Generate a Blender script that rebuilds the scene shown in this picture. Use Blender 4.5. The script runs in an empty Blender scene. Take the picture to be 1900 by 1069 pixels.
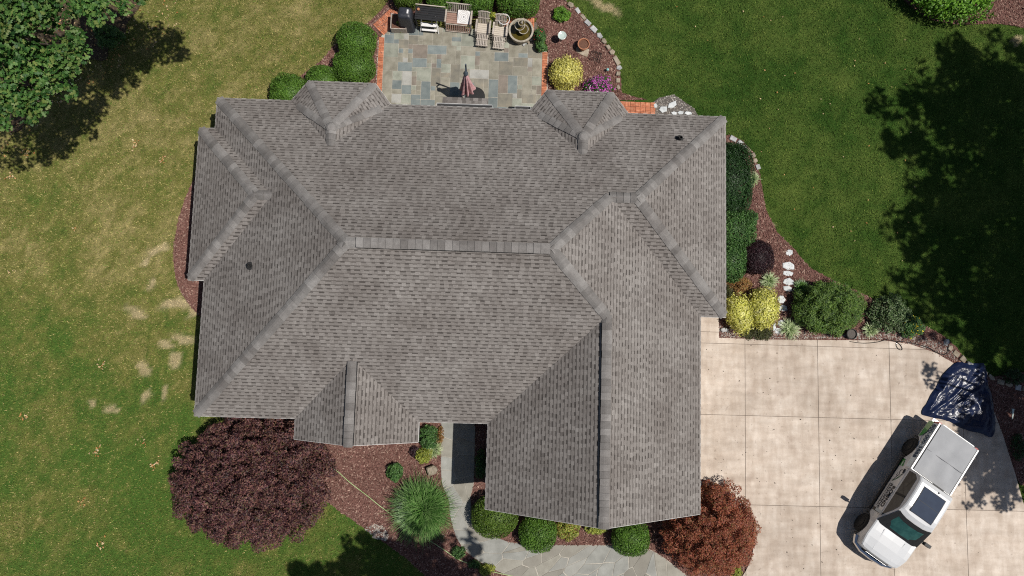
import bpy, math, random
import numpy as np
from mathutils import Vector, Matrix, noise as mnoise
R = math.radians
random.seed(7); rng = np.random.default_rng(11)
SC = bpy.context.scene; COL = SC.collection

# ------------------------------------------------------------------ camera, sky, sun, exposure
CAM_H, CRX, CRY, CRZ, FPX = 29.0, 0.0962, -0.0272, 0.0286, 1268.0   # drone 29 m up, a few degrees off plumb
cam = bpy.data.cameras.new('camera'); cam_o = bpy.data.objects.new('camera', cam); COL.objects.link(cam_o)
cam_o.location = (0, 0, CAM_H); cam_o.rotation_euler = (CRX, CRY, CRZ)
cam.sensor_width = 36; cam.lens = FPX / 1900 * 36; cam.clip_end = 2000
SC.camera = cam_o
SUN = Vector((0.49, -0.12, 1.0)).normalized()                       # towards the sun
EL = math.asin(SUN.z); AZ = math.atan2(SUN.x, SUN.y)
SC.world = bpy.data.worlds.new('World'); SC.world.use_nodes = True
wn = SC.world.node_tree.nodes; wl = SC.world.node_tree.links
sky = wn.new('ShaderNodeTexSky'); sky.sky_type = 'NISHITA'; sky.sun_disc = False
sky.sun_elevation = EL; sky.sun_rotation = AZ
wn['Background'].inputs['Strength'].default_value = 0.055
wl.new(sky.outputs[0], wn['Background'].inputs[0])
sun = bpy.data.lights.new('sun', 'SUN'); sun.energy = 4.6; sun.angle = R(0.53); sun.color = (1, .955, .89)
sun_o = bpy.data.objects.new('sun', sun); COL.objects.link(sun_o)
sun_o.rotation_euler = SUN.to_track_quat('Z', 'Y').to_euler(); sun_o.location = (15, -4, 40)
SC.view_settings.view_transform = 'Standard'; SC.view_settings.look = 'None'
SC.view_settings.exposure = 0.0; SC.view_settings.gamma = 1.0; SC.view_settings.use_curve_mapping = False
SC.cycles.use_denoising = False; SC.cycles.filter_width = 1.1
SC.cycles.max_bounces = 6; SC.cycles.diffuse_bounces = 3; SC.cycles.transparent_max_bounces = 4

# survey: a point of the photograph and a height give a place on the ground plan
_M = np.array(cam_o.rotation_euler.to_matrix())
def G(px, py, z=0.0):
    v = _M @ np.array([(px - 950) / FPX, -(py - 534.5) / FPX, -1.0]); t = (CAM_H - z) / -v[2]
    return Vector((v[0] * t, v[1] * t, z))
def G2(px, py, z=0.0):
    p = G(px, py, z); return (p.x, p.y)
def GP(pts, z=0.0): return [G2(a, b, z) for a, b in pts]
PPM = FPX / CAM_H

# ------------------------------------------------------------------ noise, polygons
def _hash(ix, iy, s):
    h = (ix.astype(np.int64) * 374761393 + iy.astype(np.int64) * 668265263 + s * 1442695041) & 0x7fffffff
    h = ((h ^ (h >> 13)) * 1274126177) & 0x7fffffff
    return ((h ^ (h >> 16)) & 0xffff) / 65535.0
def vnoise(x, y, s=0):
    x = np.asarray(x, float); y = np.asarray(y, float)
    ix = np.floor(x); iy = np.floor(y); fx = x - ix; fy = y - iy
    fx = fx * fx * (3 - 2 * fx); fy = fy * fy * (3 - 2 * fy)
    a = _hash(ix, iy, s); b = _hash(ix + 1, iy, s); c = _hash(ix, iy + 1, s); d = _hash(ix + 1, iy + 1, s)
    return (a * (1 - fx) + b * fx) * (1 - fy) + (c * (1 - fx) + d * fx) * fy
def fbm(x, y, s=0, o=4):
    t = 0; amp = .5; f = 1
    for i in range(o):
        t = t + amp * vnoise(np.asarray(x) * f, np.asarray(y) * f, s + i * 17); amp *= .5; f *= 2.03
    return t / (1 - .5 ** o)
def sstep(a, b, x):
    t = np.clip((x - a) / (b - a), 0, 1); return t * t * (3 - 2 * t)
def inside(poly, x, y):
    x = np.asarray(x); y = np.asarray(y); r = np.zeros(x.shape, bool); n = len(poly)
    for i in range(n):
        x0, y0 = poly[i]; x1, y1 = poly[(i + 1) % n]
        c = ((y0 > y) != (y1 > y))
        with np.errstate(divide='ignore', invalid='ignore'):
            xi = (x1 - x0) * (y - y0) / ((y1 - y0) if y1 != y0 else 1e-9) + x0
        r ^= c & (x < xi)
    return r
def smooth(pts, n=6, closed=False):
    P = [Vector(p) for p in pts]; out = []; m = len(P)
    rngi = range(m if closed else m - 1)
    for i in rngi:
        p0 = P[(i - 1) % m] if (closed or i > 0) else P[0]; p1 = P[i]; p2 = P[(i + 1) % m]
        p3 = P[(i + 2) % m] if (closed or i + 2 < m) else P[-1]
        for k in range(n):
            t = k / n
            out.append(.5 * ((2 * p1) + (p2 - p0) * t + (2 * p0 - 5 * p1 + 4 * p2 - p3) * t * t + (3 * p1 - p0 - 3 * p2 + p3) * t ** 3))
    if not closed: out.append(P[-1])
    return [tuple(p) for p in out]
def clip_half(poly, nx, ny, d):            # keep nx*x+ny*y <= d
    out = []; n = len(poly)
    for i in range(n):
        a = poly[i]; b = poly[(i + 1) % n]
        da = nx * a[0] + ny * a[1] - d; db = nx * b[0] + ny * b[1] - d
        if da <= 0: out.append(a)
        if (da < 0 < db) or (db < 0 < da):
            t = da / (da - db); out.append((a[0] + (b[0] - a[0]) * t, a[1] + (b[1] - a[1]) * t))
    return out
def clip_rect(poly, x0, x1, y0, y1):
    for h in ((-1, 0, -x0), (1, 0, x1), (0, -1, -y0), (0, 1, y1)):
        poly = clip_half(poly, *h)
        if len(poly) < 3: return []
    return poly
def area(p): return .5 * sum(p[i][0] * p[(i + 1) % len(p)][1] - p[(i + 1) % len(p)][0] * p[i][1] for i in range(len(p)))
def ccw(p): return list(p) if area(p) > 0 else list(p)[::-1]
def sample_poly(poly, n):
    xs = [p[0] for p in poly]; ys = [p[1] for p in poly]
    A = (max(xs) - min(xs)) * (max(ys) - min(ys)); m = int(n * A / max(abs(area(poly)), 1e-6) * 1.1) + 10
    x = rng.uniform(min(xs), max(xs), m); y = rng.uniform(min(ys), max(ys), m)
    k = inside(poly, x, y); return x[k][:n], y[k][:n]

# ------------------------------------------------------------------ objects
def link(o): COL.objects.link(o); return o
WL = {}
def tag(o, label=None, cat=None, group=None, kind=None):
    if label: o['label'] = label
    if cat: o['category'] = cat
    if group: o['group'] = group
    if kind: o['kind'] = kind
    return o
def thing(name, label, cat, loc=(0, 0, 0), rz=0.0, group=None):
    o = link(bpy.data.objects.new(name, None)); o.empty_display_size = .2
    o.location = loc; o.rotation_euler = (0, 0, rz); WL[o.name] = Vector(loc)
    return tag(o, label, cat, group)
class MB:
    def __init__(s): s.v = []; s.f = []
    def quadbox(s, P):                     # 8 points: bottom ccw, top ccw
        b = len(s.v); s.v += [tuple(p) for p in P]
        s.f += [tuple(b + i for i in q) for q in ((3, 2, 1, 0), (4, 5, 6, 7), (0, 1, 5, 4), (1, 2, 6, 5), (2, 3, 7, 6), (3, 0, 4, 7))]
        return s
    def box(s, c, d, rz=0.0, rx=0.0, ry=0.0):
        m = Matrix.Rotation(rz, 3, 'Z') @ Matrix.Rotation(ry, 3, 'Y') @ Matrix.Rotation(rx, 3, 'X'); c = Vector(c); x, y, z = d[0] / 2, d[1] / 2, d[2] / 2
        return s.quadbox([c + m @ Vector(p) for p in ((-x, -y, -z), (x, -y, -z), (x, y, -z), (-x, y, -z), (-x, -y, z), (x, -y, z), (x, y, z), (-x, y, z))])
    def bar(s, a, b, w, h):
        a = Vector(a); b = Vector(b); d = (b - a).normalized(); up = Vector((0, 0, 1)) if abs(d.z) < .95 else Vector((0, 1, 0))
        x = d.cross(up).normalized() * w / 2; z = x.cross(d).normalized() * h / 2
        return s.quadbox([a - x - z, a + x - z, b + x - z, b - x - z, a - x + z, a + x + z, b + x + z, b - x + z])
    def tube(s, pts, r, n=6, closed=False):
        P = [Vector(p) for p in pts]; m = len(P); b = len(s.v); rs = r if isinstance(r, (list, tuple)) else [r] * m
        for i, p in enumerate(P):
            d = (P[(i + 1) % m] - P[i - 1]) if closed else (P[min(i + 1, m - 1)] - P[max(i - 1, 0)])
            d = d.normalized() if d.length > 1e-9 else Vector((0, 0, 1))
            up = Vector((0, 0, 1)) if abs(d.z) < .9 else Vector((0, 1, 0))
            x = d.cross(up).normalized(); y = x.cross(d)
            for k in range(n):
                a = 2 * math.pi * k / n; s.v.append(tuple(p + (x * math.cos(a) + y * math.sin(a)) * rs[i]))
        for i in range(m if closed else m - 1):
            j = (i + 1) % m
            for k in range(n):
                s.f.append((b + i * n + k, b + j * n + k, b + j * n + (k + 1) % n, b + i * n + (k + 1) % n))
        if not closed:
            s.f.append(tuple(b + k for k in range(n))); s.f.append(tuple(b + (m - 1) * n + k for k in range(n))[::-1])
        return s
    def lathe(s, prof, n=20, c=(0, 0, 0), wob=0.0):
        b = len(s.v); m = len(prof)
        for r, z in prof:
            for k in range(n):
                a = 2 * math.pi * k / n; rr = r * (1 + wob * math.sin(5 * a + z * 3)); s.v.append((c[0] + rr * math.cos(a), c[1] + rr * math.sin(a), c[2] + z))
        for i in range(m - 1):
            for k in range(n):
                s.f.append((b + i * n + k, b + i * n + (k + 1) % n, b + (i + 1) * n + (k + 1) % n, b + (i + 1) * n + k))
        s.f.append(tuple(b + k for k in range(n))[::-1]); s.f.append(tuple(b + (m - 1) * n + k for k in range(n)))
        return s
    def prism(s, poly, z0, z1, bev=0.0, ztop=None):
        P = ccw(poly); n = len(P); b = len(s.v)
        zt = ztop or (lambda x, y: z1)
        s.v += [(x, y, z0) for x, y in P]
        if bev:
            cx = sum(p[0] for p in P) / n; cy = sum(p[1] for p in P) / n
            s.v += [(x, y, zt(x, y) - bev) for x, y in P]
            for x, y in P:
                d = math.hypot(cx - x, cy - y) or 1; k = min(.3, bev * 1.3 / d); s.v.append((x + (cx - x) * k, y + (cy - y) * k, zt(x, y)))
            R_ = 3
        else:
            s.v += [(x, y, zt(x, y)) for x, y in P]; R_ = 2
        for r in range(R_ - 1):
            for i in range(n):
                j = (i + 1) % n; s.f.append((b + r * n + i, b + r * n + j, b + (r + 1) * n + j, b + (r + 1) * n + i))
        s.f.append(tuple(b + (R_ - 1) * n + i for i in range(n)))
        return s
    def face(s, pts): b = len(s.v); s.v += [tuple(p) for p in pts]; s.f.append(tuple(range(b, b + len(pts)))); return s
    def mesh(s, name, org=(0, 0, 0)):
        me = bpy.data.meshes.new(name); me.from_pydata([(a - org[0], b - org[1], c - org[2]) for a, b, c in s.v], [], s.f); me.update(); return me
    def build(s, name, mat, parent=None, org=None, local=False, smooth=False, mesh=None):
        if local: loc = Vector((0, 0, 0)); org = (0, 0, 0)
        else:
            if org is None: n = len(s.v); org = (sum(p[0] for p in s.v) / n, sum(p[1] for p in s.v) / n, min(p[2] for p in s.v))
            loc = Vector(org)
        me = s.mesh(name, org); me.materials.append(mat)
        if smooth: me.polygons.foreach_set('use_smooth', [True] * len(me.polygons))
        o = link(bpy.data.objects.new(name, me)); WL[o.name] = Vector(org)
        if parent is not None:
            o.parent = parent; loc = loc - (Vector((0, 0, 0)) if local else WL.get(parent.name, Vector((0, 0, 0))))
        o.location = loc
        return o
def np_mesh(name, V, F, mat, parent=None, org=(0, 0, 0), smooth=False, fattr=None, vcol=None):
    V = np.asarray(V, np.float32) - np.array(org, np.float32); F = np.asarray(F, np.int32); m, k = F.shape
    me = bpy.data.meshes.new(name); me.vertices.add(len(V)); me.vertices.foreach_set('co', V.ravel())
    me.loops.add(m * k); me.loops.foreach_set('vertex_index', F.ravel())
    me.polygons.add(m); me.polygons.foreach_set('loop_start', np.arange(m, dtype=np.int32) * k)
    me.update(calc_edges=True)
    if fattr is not None: me.attributes.new('tone', 'FLOAT', 'FACE').data.foreach_set('value', np.asarray(fattr, np.float32))
    if vcol is not None:
        c = np.ones((len(V), 4), np.float32); c[:, :3] = vcol; me.attributes.new('col', 'FLOAT_COLOR', 'POINT').data.foreach_set('color', c.ravel())
    me.polygons.foreach_set('use_smooth', np.full(m, bool(smooth)))
    me.materials.append(mat)
    o = link(bpy.data.objects.new(name, me)); WL[o.name] = Vector(org); loc = Vector(org)
    if parent is not None: o.parent = parent; loc = loc - WL.get(parent.name, Vector((0, 0, 0)))
    o.location = loc
    return o

# ------------------------------------------------------------------ materials
class NT:
    def __init__(s, name):
        s.m = bpy.data.materials.new(name); s.m.use_nodes = True; s.n = s.m.node_tree.nodes; s.l = s.m.node_tree.links
        s.b = s.n['Principled BSDF']; s.out = s.n['Material Output']
    def new(s, t, **k):
        n = s.n.new(t)
        for a, v in k.items(): setattr(n, a, v)
        return n
    def pos(s): return s.new('ShaderNodeNewGeometry').outputs['Position']
    def noise(s, scale, detail=4, vec=None, rough=.55):
        n = s.new('ShaderNodeTexNoise'); n.inputs['Scale'].default_value = scale; n.inputs['Detail'].default_value = detail; n.inputs['Roughness'].default_value = rough
        s.l.new(vec or s.pos(), n.inputs['Vector']); return n.outputs['Fac']
    def ramp(s, fac, cols, lo=.3, hi=.7):
        r = s.new('ShaderNodeValToRGB'); e = r.color_ramp.elements; n = len(cols)
        while len(e) < n: e.new(.5)
        for i, c in enumerate(cols): e[i].position = lo + (hi - lo) * i / max(1, n - 1); e[i].color = (*c, 1)
        s.l.new(fac, r.inputs['Fac']); return r.outputs['Color']
    def mixc(s, fac, a, b, mode='MIX'):
        m = s.new('ShaderNodeMix', data_type='RGBA', blend_type=mode)
        for v, i in ((fac, 0), (a, 6), (b, 7)):
            if isinstance(v, (int, float)): m.inputs[i].default_value = v
            elif isinstance(v, tuple): m.inputs[i].default_value = (*v, 1)
            else: s.l.new(v, m.inputs[i])
        return m.outputs[2]
    def maprange(s, v, a, b, c, d):
        m = s.new('ShaderNodeMapRange'); s.l.new(v, m.inputs[0])
        for i, x in enumerate((a, b, c, d)): m.inputs[i + 1].default_value = x
        return m.outputs[0]
    def bump(s, h, dist=.02, strength=.6):
        b = s.new('ShaderNodeBump'); b.inputs['Distance'].default_value = dist; b.inputs['Strength'].default_value = strength
        s.l.new(h, b.inputs['Height']); s.l.new(b.outputs[0], s.b.inputs['Normal'])
    def done(s, col, rough=.8, spec=.3, metal=0.0):
        if isinstance(col, tuple): s.b.inputs['Base Color'].default_value = (*col, 1)
        else: s.l.new(col, s.b.inputs['Base Color'])
        s.b.inputs['Roughness'].default_value = rough; s.b.inputs['Specular IOR Level'].default_value = spec; s.b.inputs['Metallic'].default_value = metal
        return s.m
def mat(name, cols, scale=6, rough=.8, bump=0, bscale=60, spec=.3, metal=0.0, objrand=0.0, lo=.3, hi=.7, fine=0.0, detail=5):
    t = NT(name); c = t.ramp(t.noise(scale, detail), cols, lo, hi) if len(cols) > 1 else cols[0]
    if fine: c = t.mixc(1.0, c, t.ramp(t.noise(90, 3), [(1 - fine,) * 3, (1 + fine,) * 3]), 'MULTIPLY')
    if objrand:
        oi = t.new('ShaderNodeObjectInfo'); c = t.mixc(1.0, c, t.ramp(oi.outputs['Random'], [(1 - objrand,) * 3, (1 + objrand * .8,) * 3], 0, 1), 'MULTIPLY')
    if bump: t.bump(t.noise(bscale, 4), bump)
    return t.done(c, rough, spec, metal)
def leafmat(name, cols, patch=1.6, plo=.72, phi=1.25, trans=.22, rough=.5, spec=.35):
    t = NT(name); g = t.new('ShaderNodeNewGeometry'); c = t.ramp(g.outputs['Random Per Island'], cols, 0, 1)
    c = t.mixc(1.0, c, t.ramp(t.noise(patch, 3), [(plo,) * 3, (phi,) * 3]), 'MULTIPLY')
    m = t.done(c, rough, spec)
    if trans:
        tr = t.new('ShaderNodeBsdfTranslucent'); mx = t.new('ShaderNodeMixShader'); mx.inputs[0].default_value = trans
        t.l.new(c, tr.inputs[0]); t.l.new(t.b.outputs[0], mx.inputs[1]); t.l.new(tr.outputs[0], mx.inputs[2]); t.l.new(mx.outputs[0], t.out.inputs[0])
    return m
MT = {}
def lawnmat(name, blades):
    t = NT(name); a = t.new('ShaderNodeAttribute', attribute_name='col').outputs['Color']
    if blades:
        g = t.new('ShaderNodeNewGeometry'); c = t.mixc(1.0, a, t.ramp(g.outputs['Random Per Island'], [(.6, .65, .55), (1.0, 1.0, 1.0), (1.5, 1.45, 1.4)], 0, 1), 'MULTIPLY')
    else:
        c = t.mixc(1.0, a, t.ramp(t.noise(28, 5, rough=.7), [(.45,) * 3, (1.3,) * 3], .32, .66), 'MULTIPLY'); t.bump(t.noise(45, 4), .05, .8)
    return t.done(c, .75 if blades else .95, .15)
MT['lawn'] = lawnmat('lawn_soil', 0); MT['blade'] = lawnmat('grass_blades', 1)
MT['mulch'] = mat('mulch', [(.075, .040, .032), (.15, .078, .062), (.21, .115, .095)], 38, .95, .03, 55, .1, fine=.3)
MT['shade_duff'] = mat('shade_dark_duff', [(.035, .025, .018), (.075, .052, .036), (.13, .095, .065)], 22, .95, .03, 45, .1, fine=.3)  # leaf litter, its colour darkened to carry the shade under the oaks
MT['chip'] = leafmat('mulch_chip', [(.07, .032, .026), (.14, .066, .053), (.20, .105, .086), (.15, .072, .06), (.38, .26, .205)], 1.0, .85, 1.15, 0, .9, .15)
MT['concrete'] = None
def concrete():
    t = NT('driveway_concrete'); sep = t.new('ShaderNodeMapping'); t.l.new(t.pos(), sep.inputs[0]); sep.inputs['Scale'].default_value = (1.0, .22, 1)
    sep2 = t.new('ShaderNodeMapping'); t.l.new(t.pos(), sep2.inputs[0]); sep2.inputs['Scale'].default_value = (.22, 1.0, 1)
    c = t.ramp(t.noise(1.3, 6, rough=.7), [(.445, .37, .305), (.51, .435, .365), (.58, .51, .44)], .32, .68)
    c = t.mixc(1.0, c, t.ramp(t.noise(4.0, 6, sep.outputs[0]), [(.90, .88, .86), (1.09, 1.10, 1.11)], .35, .65), 'MULTIPLY')
    c = t.mixc(1.0, c, t.ramp(t.noise(4.0, 6, sep2.outputs[0]), [(.90, .89, .88), (1.08, 1.08, 1.08)], .35, .65), 'MULTIPLY')
    c = t.mixc(1.0, c, t.ramp(t.noise(1.7, 3, rough=.4), [(.86, .84, .83), (1, 1, 1)], .26, .40), 'MULTIPLY')
    c = t.mixc(1.0, c, t.ramp(t.noise(70, 3), [(.93,) * 3, (1.05,) * 3]), 'MULTIPLY')
    oi = t.new('ShaderNodeObjectInfo'); c = t.mixc(1.0, c, t.ramp(oi.outputs['Random'], [(.93, .925, .92), (1.05, 1.05, 1.05)], 0, 1), 'MULTIPLY')
    c = t.mixc(1.0, c, t.ramp(t.noise(6.5, 2, rough=.3), [(.72, .70, .69), (1, 1, 1)], .20, .29), 'MULTIPLY')
    c = t.mixc(1.0, c, t.ramp(t.noise(.35, 3), [(.9, .89, .88), (1.06, 1.06, 1.06)], .35, .65), 'MULTIPLY')
    t.bump(t.noise(120, 4), .004, .5); return t.done(c, .85, .25)
MT['concrete'] = concrete()
MT['joint'] = mat('joint_grit', [(.10, .075, .06), (.17, .135, .11)], 20, .95)
MT['mortar'] = mat('mortar', [(.36, .33, .28), (.48, .45, .39)], 14, .95, .005, 90)
FLAG = [mat('flagstone_%d' % i, cs, 3.2, .75, .012, 16, .35, objrand=.14, fine=.10) for i, cs in enumerate([
    [(.19, .175, .135), (.25, .235, .185), (.31, .29, .235)], [(.16, .15, .125), (.21, .195, .155), (.26, .23, .175)], [(.125, .15, .15), (.165, .19, .185), (.20, .225, .215)],
    [(.20, .205, .165), (.26, .27, .22), (.31, .315, .26)], [(.155, .13, .105), (.20, .17, .14), (.24, .20, .165)], [(.26, .255, .23), (.33, .325, .295), (.38, .37, .335)], [(.22, .16, .075), (.27, .21, .12)]])]
WALK = [mat('walk_flag_%d' % i, cs, 2.4, .75, .012, 14, .35, objrand=.1, fine=.10) for i, cs in enumerate([
    [(.215, .20, .165), (.265, .25, .21), (.31, .295, .25)], [(.215, .215, .195), (.265, .265, .24), (.31, .31, .285)], [(.20, .185, .155), (.25, .235, .20)], [(.25, .245, .22), (.31, .305, .275)]])]
MT['brick'] = mat('brick', [(.36, .115, .06), (.47, .17, .09), (.55, .25, .15)], 9, .9, .006, 80, .2, objrand=.22, fine=.15)
def shinglemat(name, usetone):
    t = NT(name)
    if usetone: f = t.new('ShaderNodeAttribute', attribute_name='tone').outputs['Fac']
    else: f = t.new('ShaderNodeObjectInfo').outputs['Random']
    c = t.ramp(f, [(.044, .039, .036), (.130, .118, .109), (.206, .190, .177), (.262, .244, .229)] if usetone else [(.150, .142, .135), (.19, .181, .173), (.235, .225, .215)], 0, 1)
    c = t.mixc(1.0, c, t.ramp(t.noise(.7, 6, rough=.7), [(.80, .775, .765), (1.14, 1.14, 1.14)], .34, .66), 'MULTIPLY')
    if not usetone: c = t.mixc(1.0, c, t.ramp(t.noise(5, 3), [(.90,) * 3, (1.08,) * 3], .35, .65), 'MULTIPLY')
    c = t.mixc(1.0, c, t.ramp(t.noise(55, 4, rough=.7), [(.72,) * 3, (1.26,) * 3], .34, .66), 'MULTIPLY')
    t.b.inputs['Diffuse Roughness'].default_value = .0; return t.done(c, .97, .1)
MT['shingle'] = shinglemat('asphalt_shingle', True); MT['cap'] = shinglemat('ridge_cap_shingle', False)
MT['deck'] = mat('roof_deck', [(.10, .095, .09), (.13, .12, .115)], 20, .9)
MT['trim'] = mat('white_trim', [(.62, .61, .59), (.72, .71, .69)], 8, .5)
MT['wall'] = mat('wall_siding', [(.40, .35, .28), (.48, .43, .35)], 5, .8)
MT['black'] = mat('black_metal', [(.012, .012, .013), (.02, .02, .021)], 20, .5, spec=.4)
MT['rubber'] = mat('black_rubber', [(.014, .014, .014), (.024, .024, .024)], 30, .75)
MT['stone'] = mat('pale_stone', [(.26, .265, .265), (.37, .37, .365), (.47, .47, .455)], 5, .85, .02, 22, objrand=.15, fine=.12)
MT['stone_white'] = mat('white_limestone', [(.44, .46, .46), (.54, .56, .56), (.64, .65, .64)], 5, .85, .02, 22, objrand=.1, fine=.12)
MT['stone_tan'] = mat('tan_stone', [(.19, .15, .105), (.28, .235, .175), (.36, .31, .25)], 6, .85, .02, 24, objrand=.3, fine=.12)
MT['pebble'] = leafmat('river_pebble', [(.16, .14, .125), (.30, .275, .245), (.44, .41, .36), (.25, .20, .16), (.56, .54, .50)], 3, .9, 1.1, 0, .7)
MT['gravel'] = mat('gravel_bed', [(.07, .06, .055), (.14, .125, .11)], 40, .95, .02, 60)
MT['bark'] = mat('bark', [(.045, .034, .026), (.09, .07, .055)], 14, .95, .02, 25)
MT['terracotta'] = mat('terracotta', [(.36, .15, .08), (.45, .21, .12)], 10, .85, objrand=.08)
MT['potsoil'] = mat('potting_soil', [(.09, .045, .03), (.17, .085, .055)], 25, .95, .01, 50)
MT['wood_grey'] = mat('weathered_teak', [(.30, .25, .21), (.40, .35, .30), (.50, .45, .40)], 18, .85, .003, 60, objrand=.12)
MT['wood_red'] = mat('stained_teak', [(.25, .15, .115), (.33, .21, .165)], 16, .8, .003, 60, objrand=.12)
MT['cushion'] = mat('oat_seat_wood', [(.44, .38, .31), (.55, .49, .41)], 12, .85, .004, 50)
MT['white'] = mat('chalk_white', [(.62, .61, .60), (.72, .71, .70)], 12, .6)
MT['cover'] = mat('black_vinyl_cover', [(.018, .02, .026), (.034, .036, .045)], 6, .42, .02, 12, .5)
MT['caststone'] = mat('cast_stone', [(.22, .19, .145), (.34, .30, .24), (.43, .39, .32)], 9, .9, .01, 40)
MT['umbcloth'] = mat('faded_red_canvas', [(.44, .20, .22), (.60, .34, .35), (.68, .45, .45)], 7, .85)
MT['umbpole'] = mat('slate_aluminium', [(.05, .065, .08), (.08, .10, .12)], 9, .45)
def waterm():
    t = NT('basin_water'); t.bump(t.noise(9, 2), .01, .3); return t.done(t.ramp(t.noise(5, 3), [(.045, .035, .008), (.10, .075, .015)]), .08, .5)
MT['water'] = waterm()
MT['frost'] = mat('frosted_glass', [(.42, .50, .46), (.52, .60, .55)], 7, .2, spec=.5)
MT['ball'] = mat('teal_ball', [(.20, .42, .42), (.30, .55, .52)], 9, .15, spec=.6)
MT['hose_green'] = mat('green_hose', [(.30, .42, .17), (.44, .54, .28)], 3, .45)
MT['tarp'] = None
def tarpm():
    t = NT('navy_tarp'); c = t.ramp(t.noise(2.2, 4), [(.005, .009, .030), (.010, .018, .054)]); t.bump(t.noise(3.6, 3, rough=.5), .06, .7)
    return t.done(c, .29, .30)
MT['tarp'] = tarpm()
# truck paint and fittings
def paint(name, c, rough=.28):
    t = NT(name); t.b.inputs['Coat Weight'].default_value = .5; t.b.inputs['Coat Roughness'].default_value = .06
    return t.done(t.ramp(t.noise(1.2, 2), [tuple(x * .97 for x in c), c]), rough, .5)
MT['paint'] = paint('white_paint', (.56, .565, .57)); MT['tonneau'] = mat('grey_vinyl_tonneau', [(.30, .305, .315), (.35, .355, .365)], 1.4, .8, .02, 3.5, .08)
MT['greenwrap'] = paint('green_wrap', (.06, .26, .05)); MT['bluewrap'] = paint('pale_blue_wrap', (.52, .62, .68))
MT['seam'] = mat('grey_seam', [(.16, .16, .17), (.2, .2, .21)], 8, .8)
MT['glass'] = mat('tinted_glass', [(.010, .013, .015), (.02, .023, .024)], 4, .04, spec=.6)
MT['screen'] = mat('green_windscreen', [(.012, .05, .045), (.03, .10, .085)], 5, .05, spec=.6)
MT['sunroof'] = mat('blue_sunroof', [(.022, .034, .06), (.03, .045, .075)], 3, .04, spec=.7)
MT['trimblack'] = mat('black_plastic_trim', [(.014, .014, .015), (.022, .022, .022)], 20, .55)
MT['chrome'] = mat('chrome', [(.55, .55, .56), (.62, .62, .62)], 8, .18, metal=1.0)
MT['lamp'] = mat('lamp_lens', [(.50, .52, .54), (.62, .64, .66)], 8, .1, spec=.7)
MT['redlamp'] = mat('red_lens', [(.30, .02, .02), (.36, .03, .03)], 8, .15, spec=.6)
MT['ink'] = mat('black_ink', [(.012, .012, .014), (.016, .016, .018)], 8, .5); MT['navyink'] = mat('navy_ink', [(.008, .03, .07), (.012, .04, .09)], 8, .5)
MT['greenink'] = mat('green_ink', [(.08, .22, .05), (.10, .26, .06)], 8, .5)
# foliage
LM = dict(
    box=leafmat('boxwood_leaf', [(.036, .088, .010), (.066, .15, .016), (.10, .205, .025), (.145, .26, .042)], 2.2),
    boxy=leafmat('boxwood_olive_leaf', [(.035, .072, .008), (.07, .13, .014), (.105, .175, .022), (.15, .22, .04)], 2.2),
    dark=leafmat('dark_hedge_leaf', [(.008, .024, .006), (.015, .044, .010), (.024, .066, .015), (.04, .095, .026)], 2.0),
    yellow=leafmat('gold_leaf', [(.36, .34, .06), (.60, .56, .12), (.76, .70, .19), (.85, .81, .34)], 2.5, trans=.28),
    gold=leafmat('golden_conifer_leaf', [(.34, .36, .05), (.60, .59, .11), (.76, .73, .19), (.86, .84, .40)], 2.2, trans=.28),
    purple=leafmat('purple_leaf', [(.024, .011, .014), (.060, .023, .029), (.112, .043, .047), (.22, .10, .08), (.10, .08, .038)], 2.6, .55, 1.5, trans=.3),
    barberry=leafmat('barberry_leaf', [(.014, .007, .009), (.03, .013, .017), (.055, .022, .028)], 3, trans=.2),
    red=leafmat('red_maple_leaf', [(.11, .026, .016), (.21, .052, .029), (.32, .092, .05), (.38, .14, .074), (.17, .12, .04)], 1.3, .8, 1.25, trans=.3),
    juniper=leafmat('juniper_spray', [(.028, .065, .010), (.066, .135, .020), (.11, .19, .032), (.16, .24, .048)], 2.2),
    green=leafmat('leaf_green', [(.018, .055, .012), (.04, .105, .022), (.07, .155, .034), (.11, .21, .06)], 2.5),
    bright=leafmat('bright_leaf', [(.045, .12, .008), (.085, .21, .014), (.13, .28, .025), (.18, .34, .04)], 2.0),
    lime=leafmat('lime_leaf', [(.10, .14, .015), (.20, .25, .03), (.32, .34, .05), (.40, .42, .10)], 3),
    rust=leafmat('rust_leaf', [(.16, .075, .02), (.28, .13, .04), (.38, .21, .075), (.16, .15, .04)], 3),
    matj=leafmat('low_mat_leaf', [(.035, .04, .012), (.06, .07, .018), (.085, .09, .028)], 5),
    rose=leafmat('rose_leaf', [(.02, .05, .014), (.045, .085, .024), (.085, .135, .042), (.20, .25, .13)], 2.2),
    liri=leafmat('striped_blade', [(.14, .22, .07), (.28, .37, .15), (.44, .52, .28), (.60, .66, .42)], 4, .9, 1.1),
    fount=leafmat('fountain_grass_blade', [(.02, .065, .012), (.065, .16, .03), (.13, .26, .06), (.24, .37, .13)], 1.5, .8, 1.2, trans=.25, rough=.4),
    flower=leafmat('magenta_petal', [(.30, .035, .22), (.45, .07, .36), (.55, .15, .46)], 4, .9, 1.1, .2), petal=leafmat('red_petal', [(.42, .03, .025), (.55, .07, .05)], 4, .9, 1.1, .2), ypetal=leafmat('yellow_petal', [(.60, .45, .02), (.7, .6, .05)], 4, .9, 1.1, .2),
    oak=leafmat('oak_leaf', [(.016, .055, .011), (.035, .10, .020), (.065, .15, .030), (.11, .20, .048), (.17, .21, .055)], .9, .75, 1.25, .3, .5, .3),
    litter=leafmat('dry_leaf', [(.30, .13, .04), (.42, .22, .07), (.52, .40, .22), (.38, .28, .15)], 3, .9, 1.1, 0))

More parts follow.
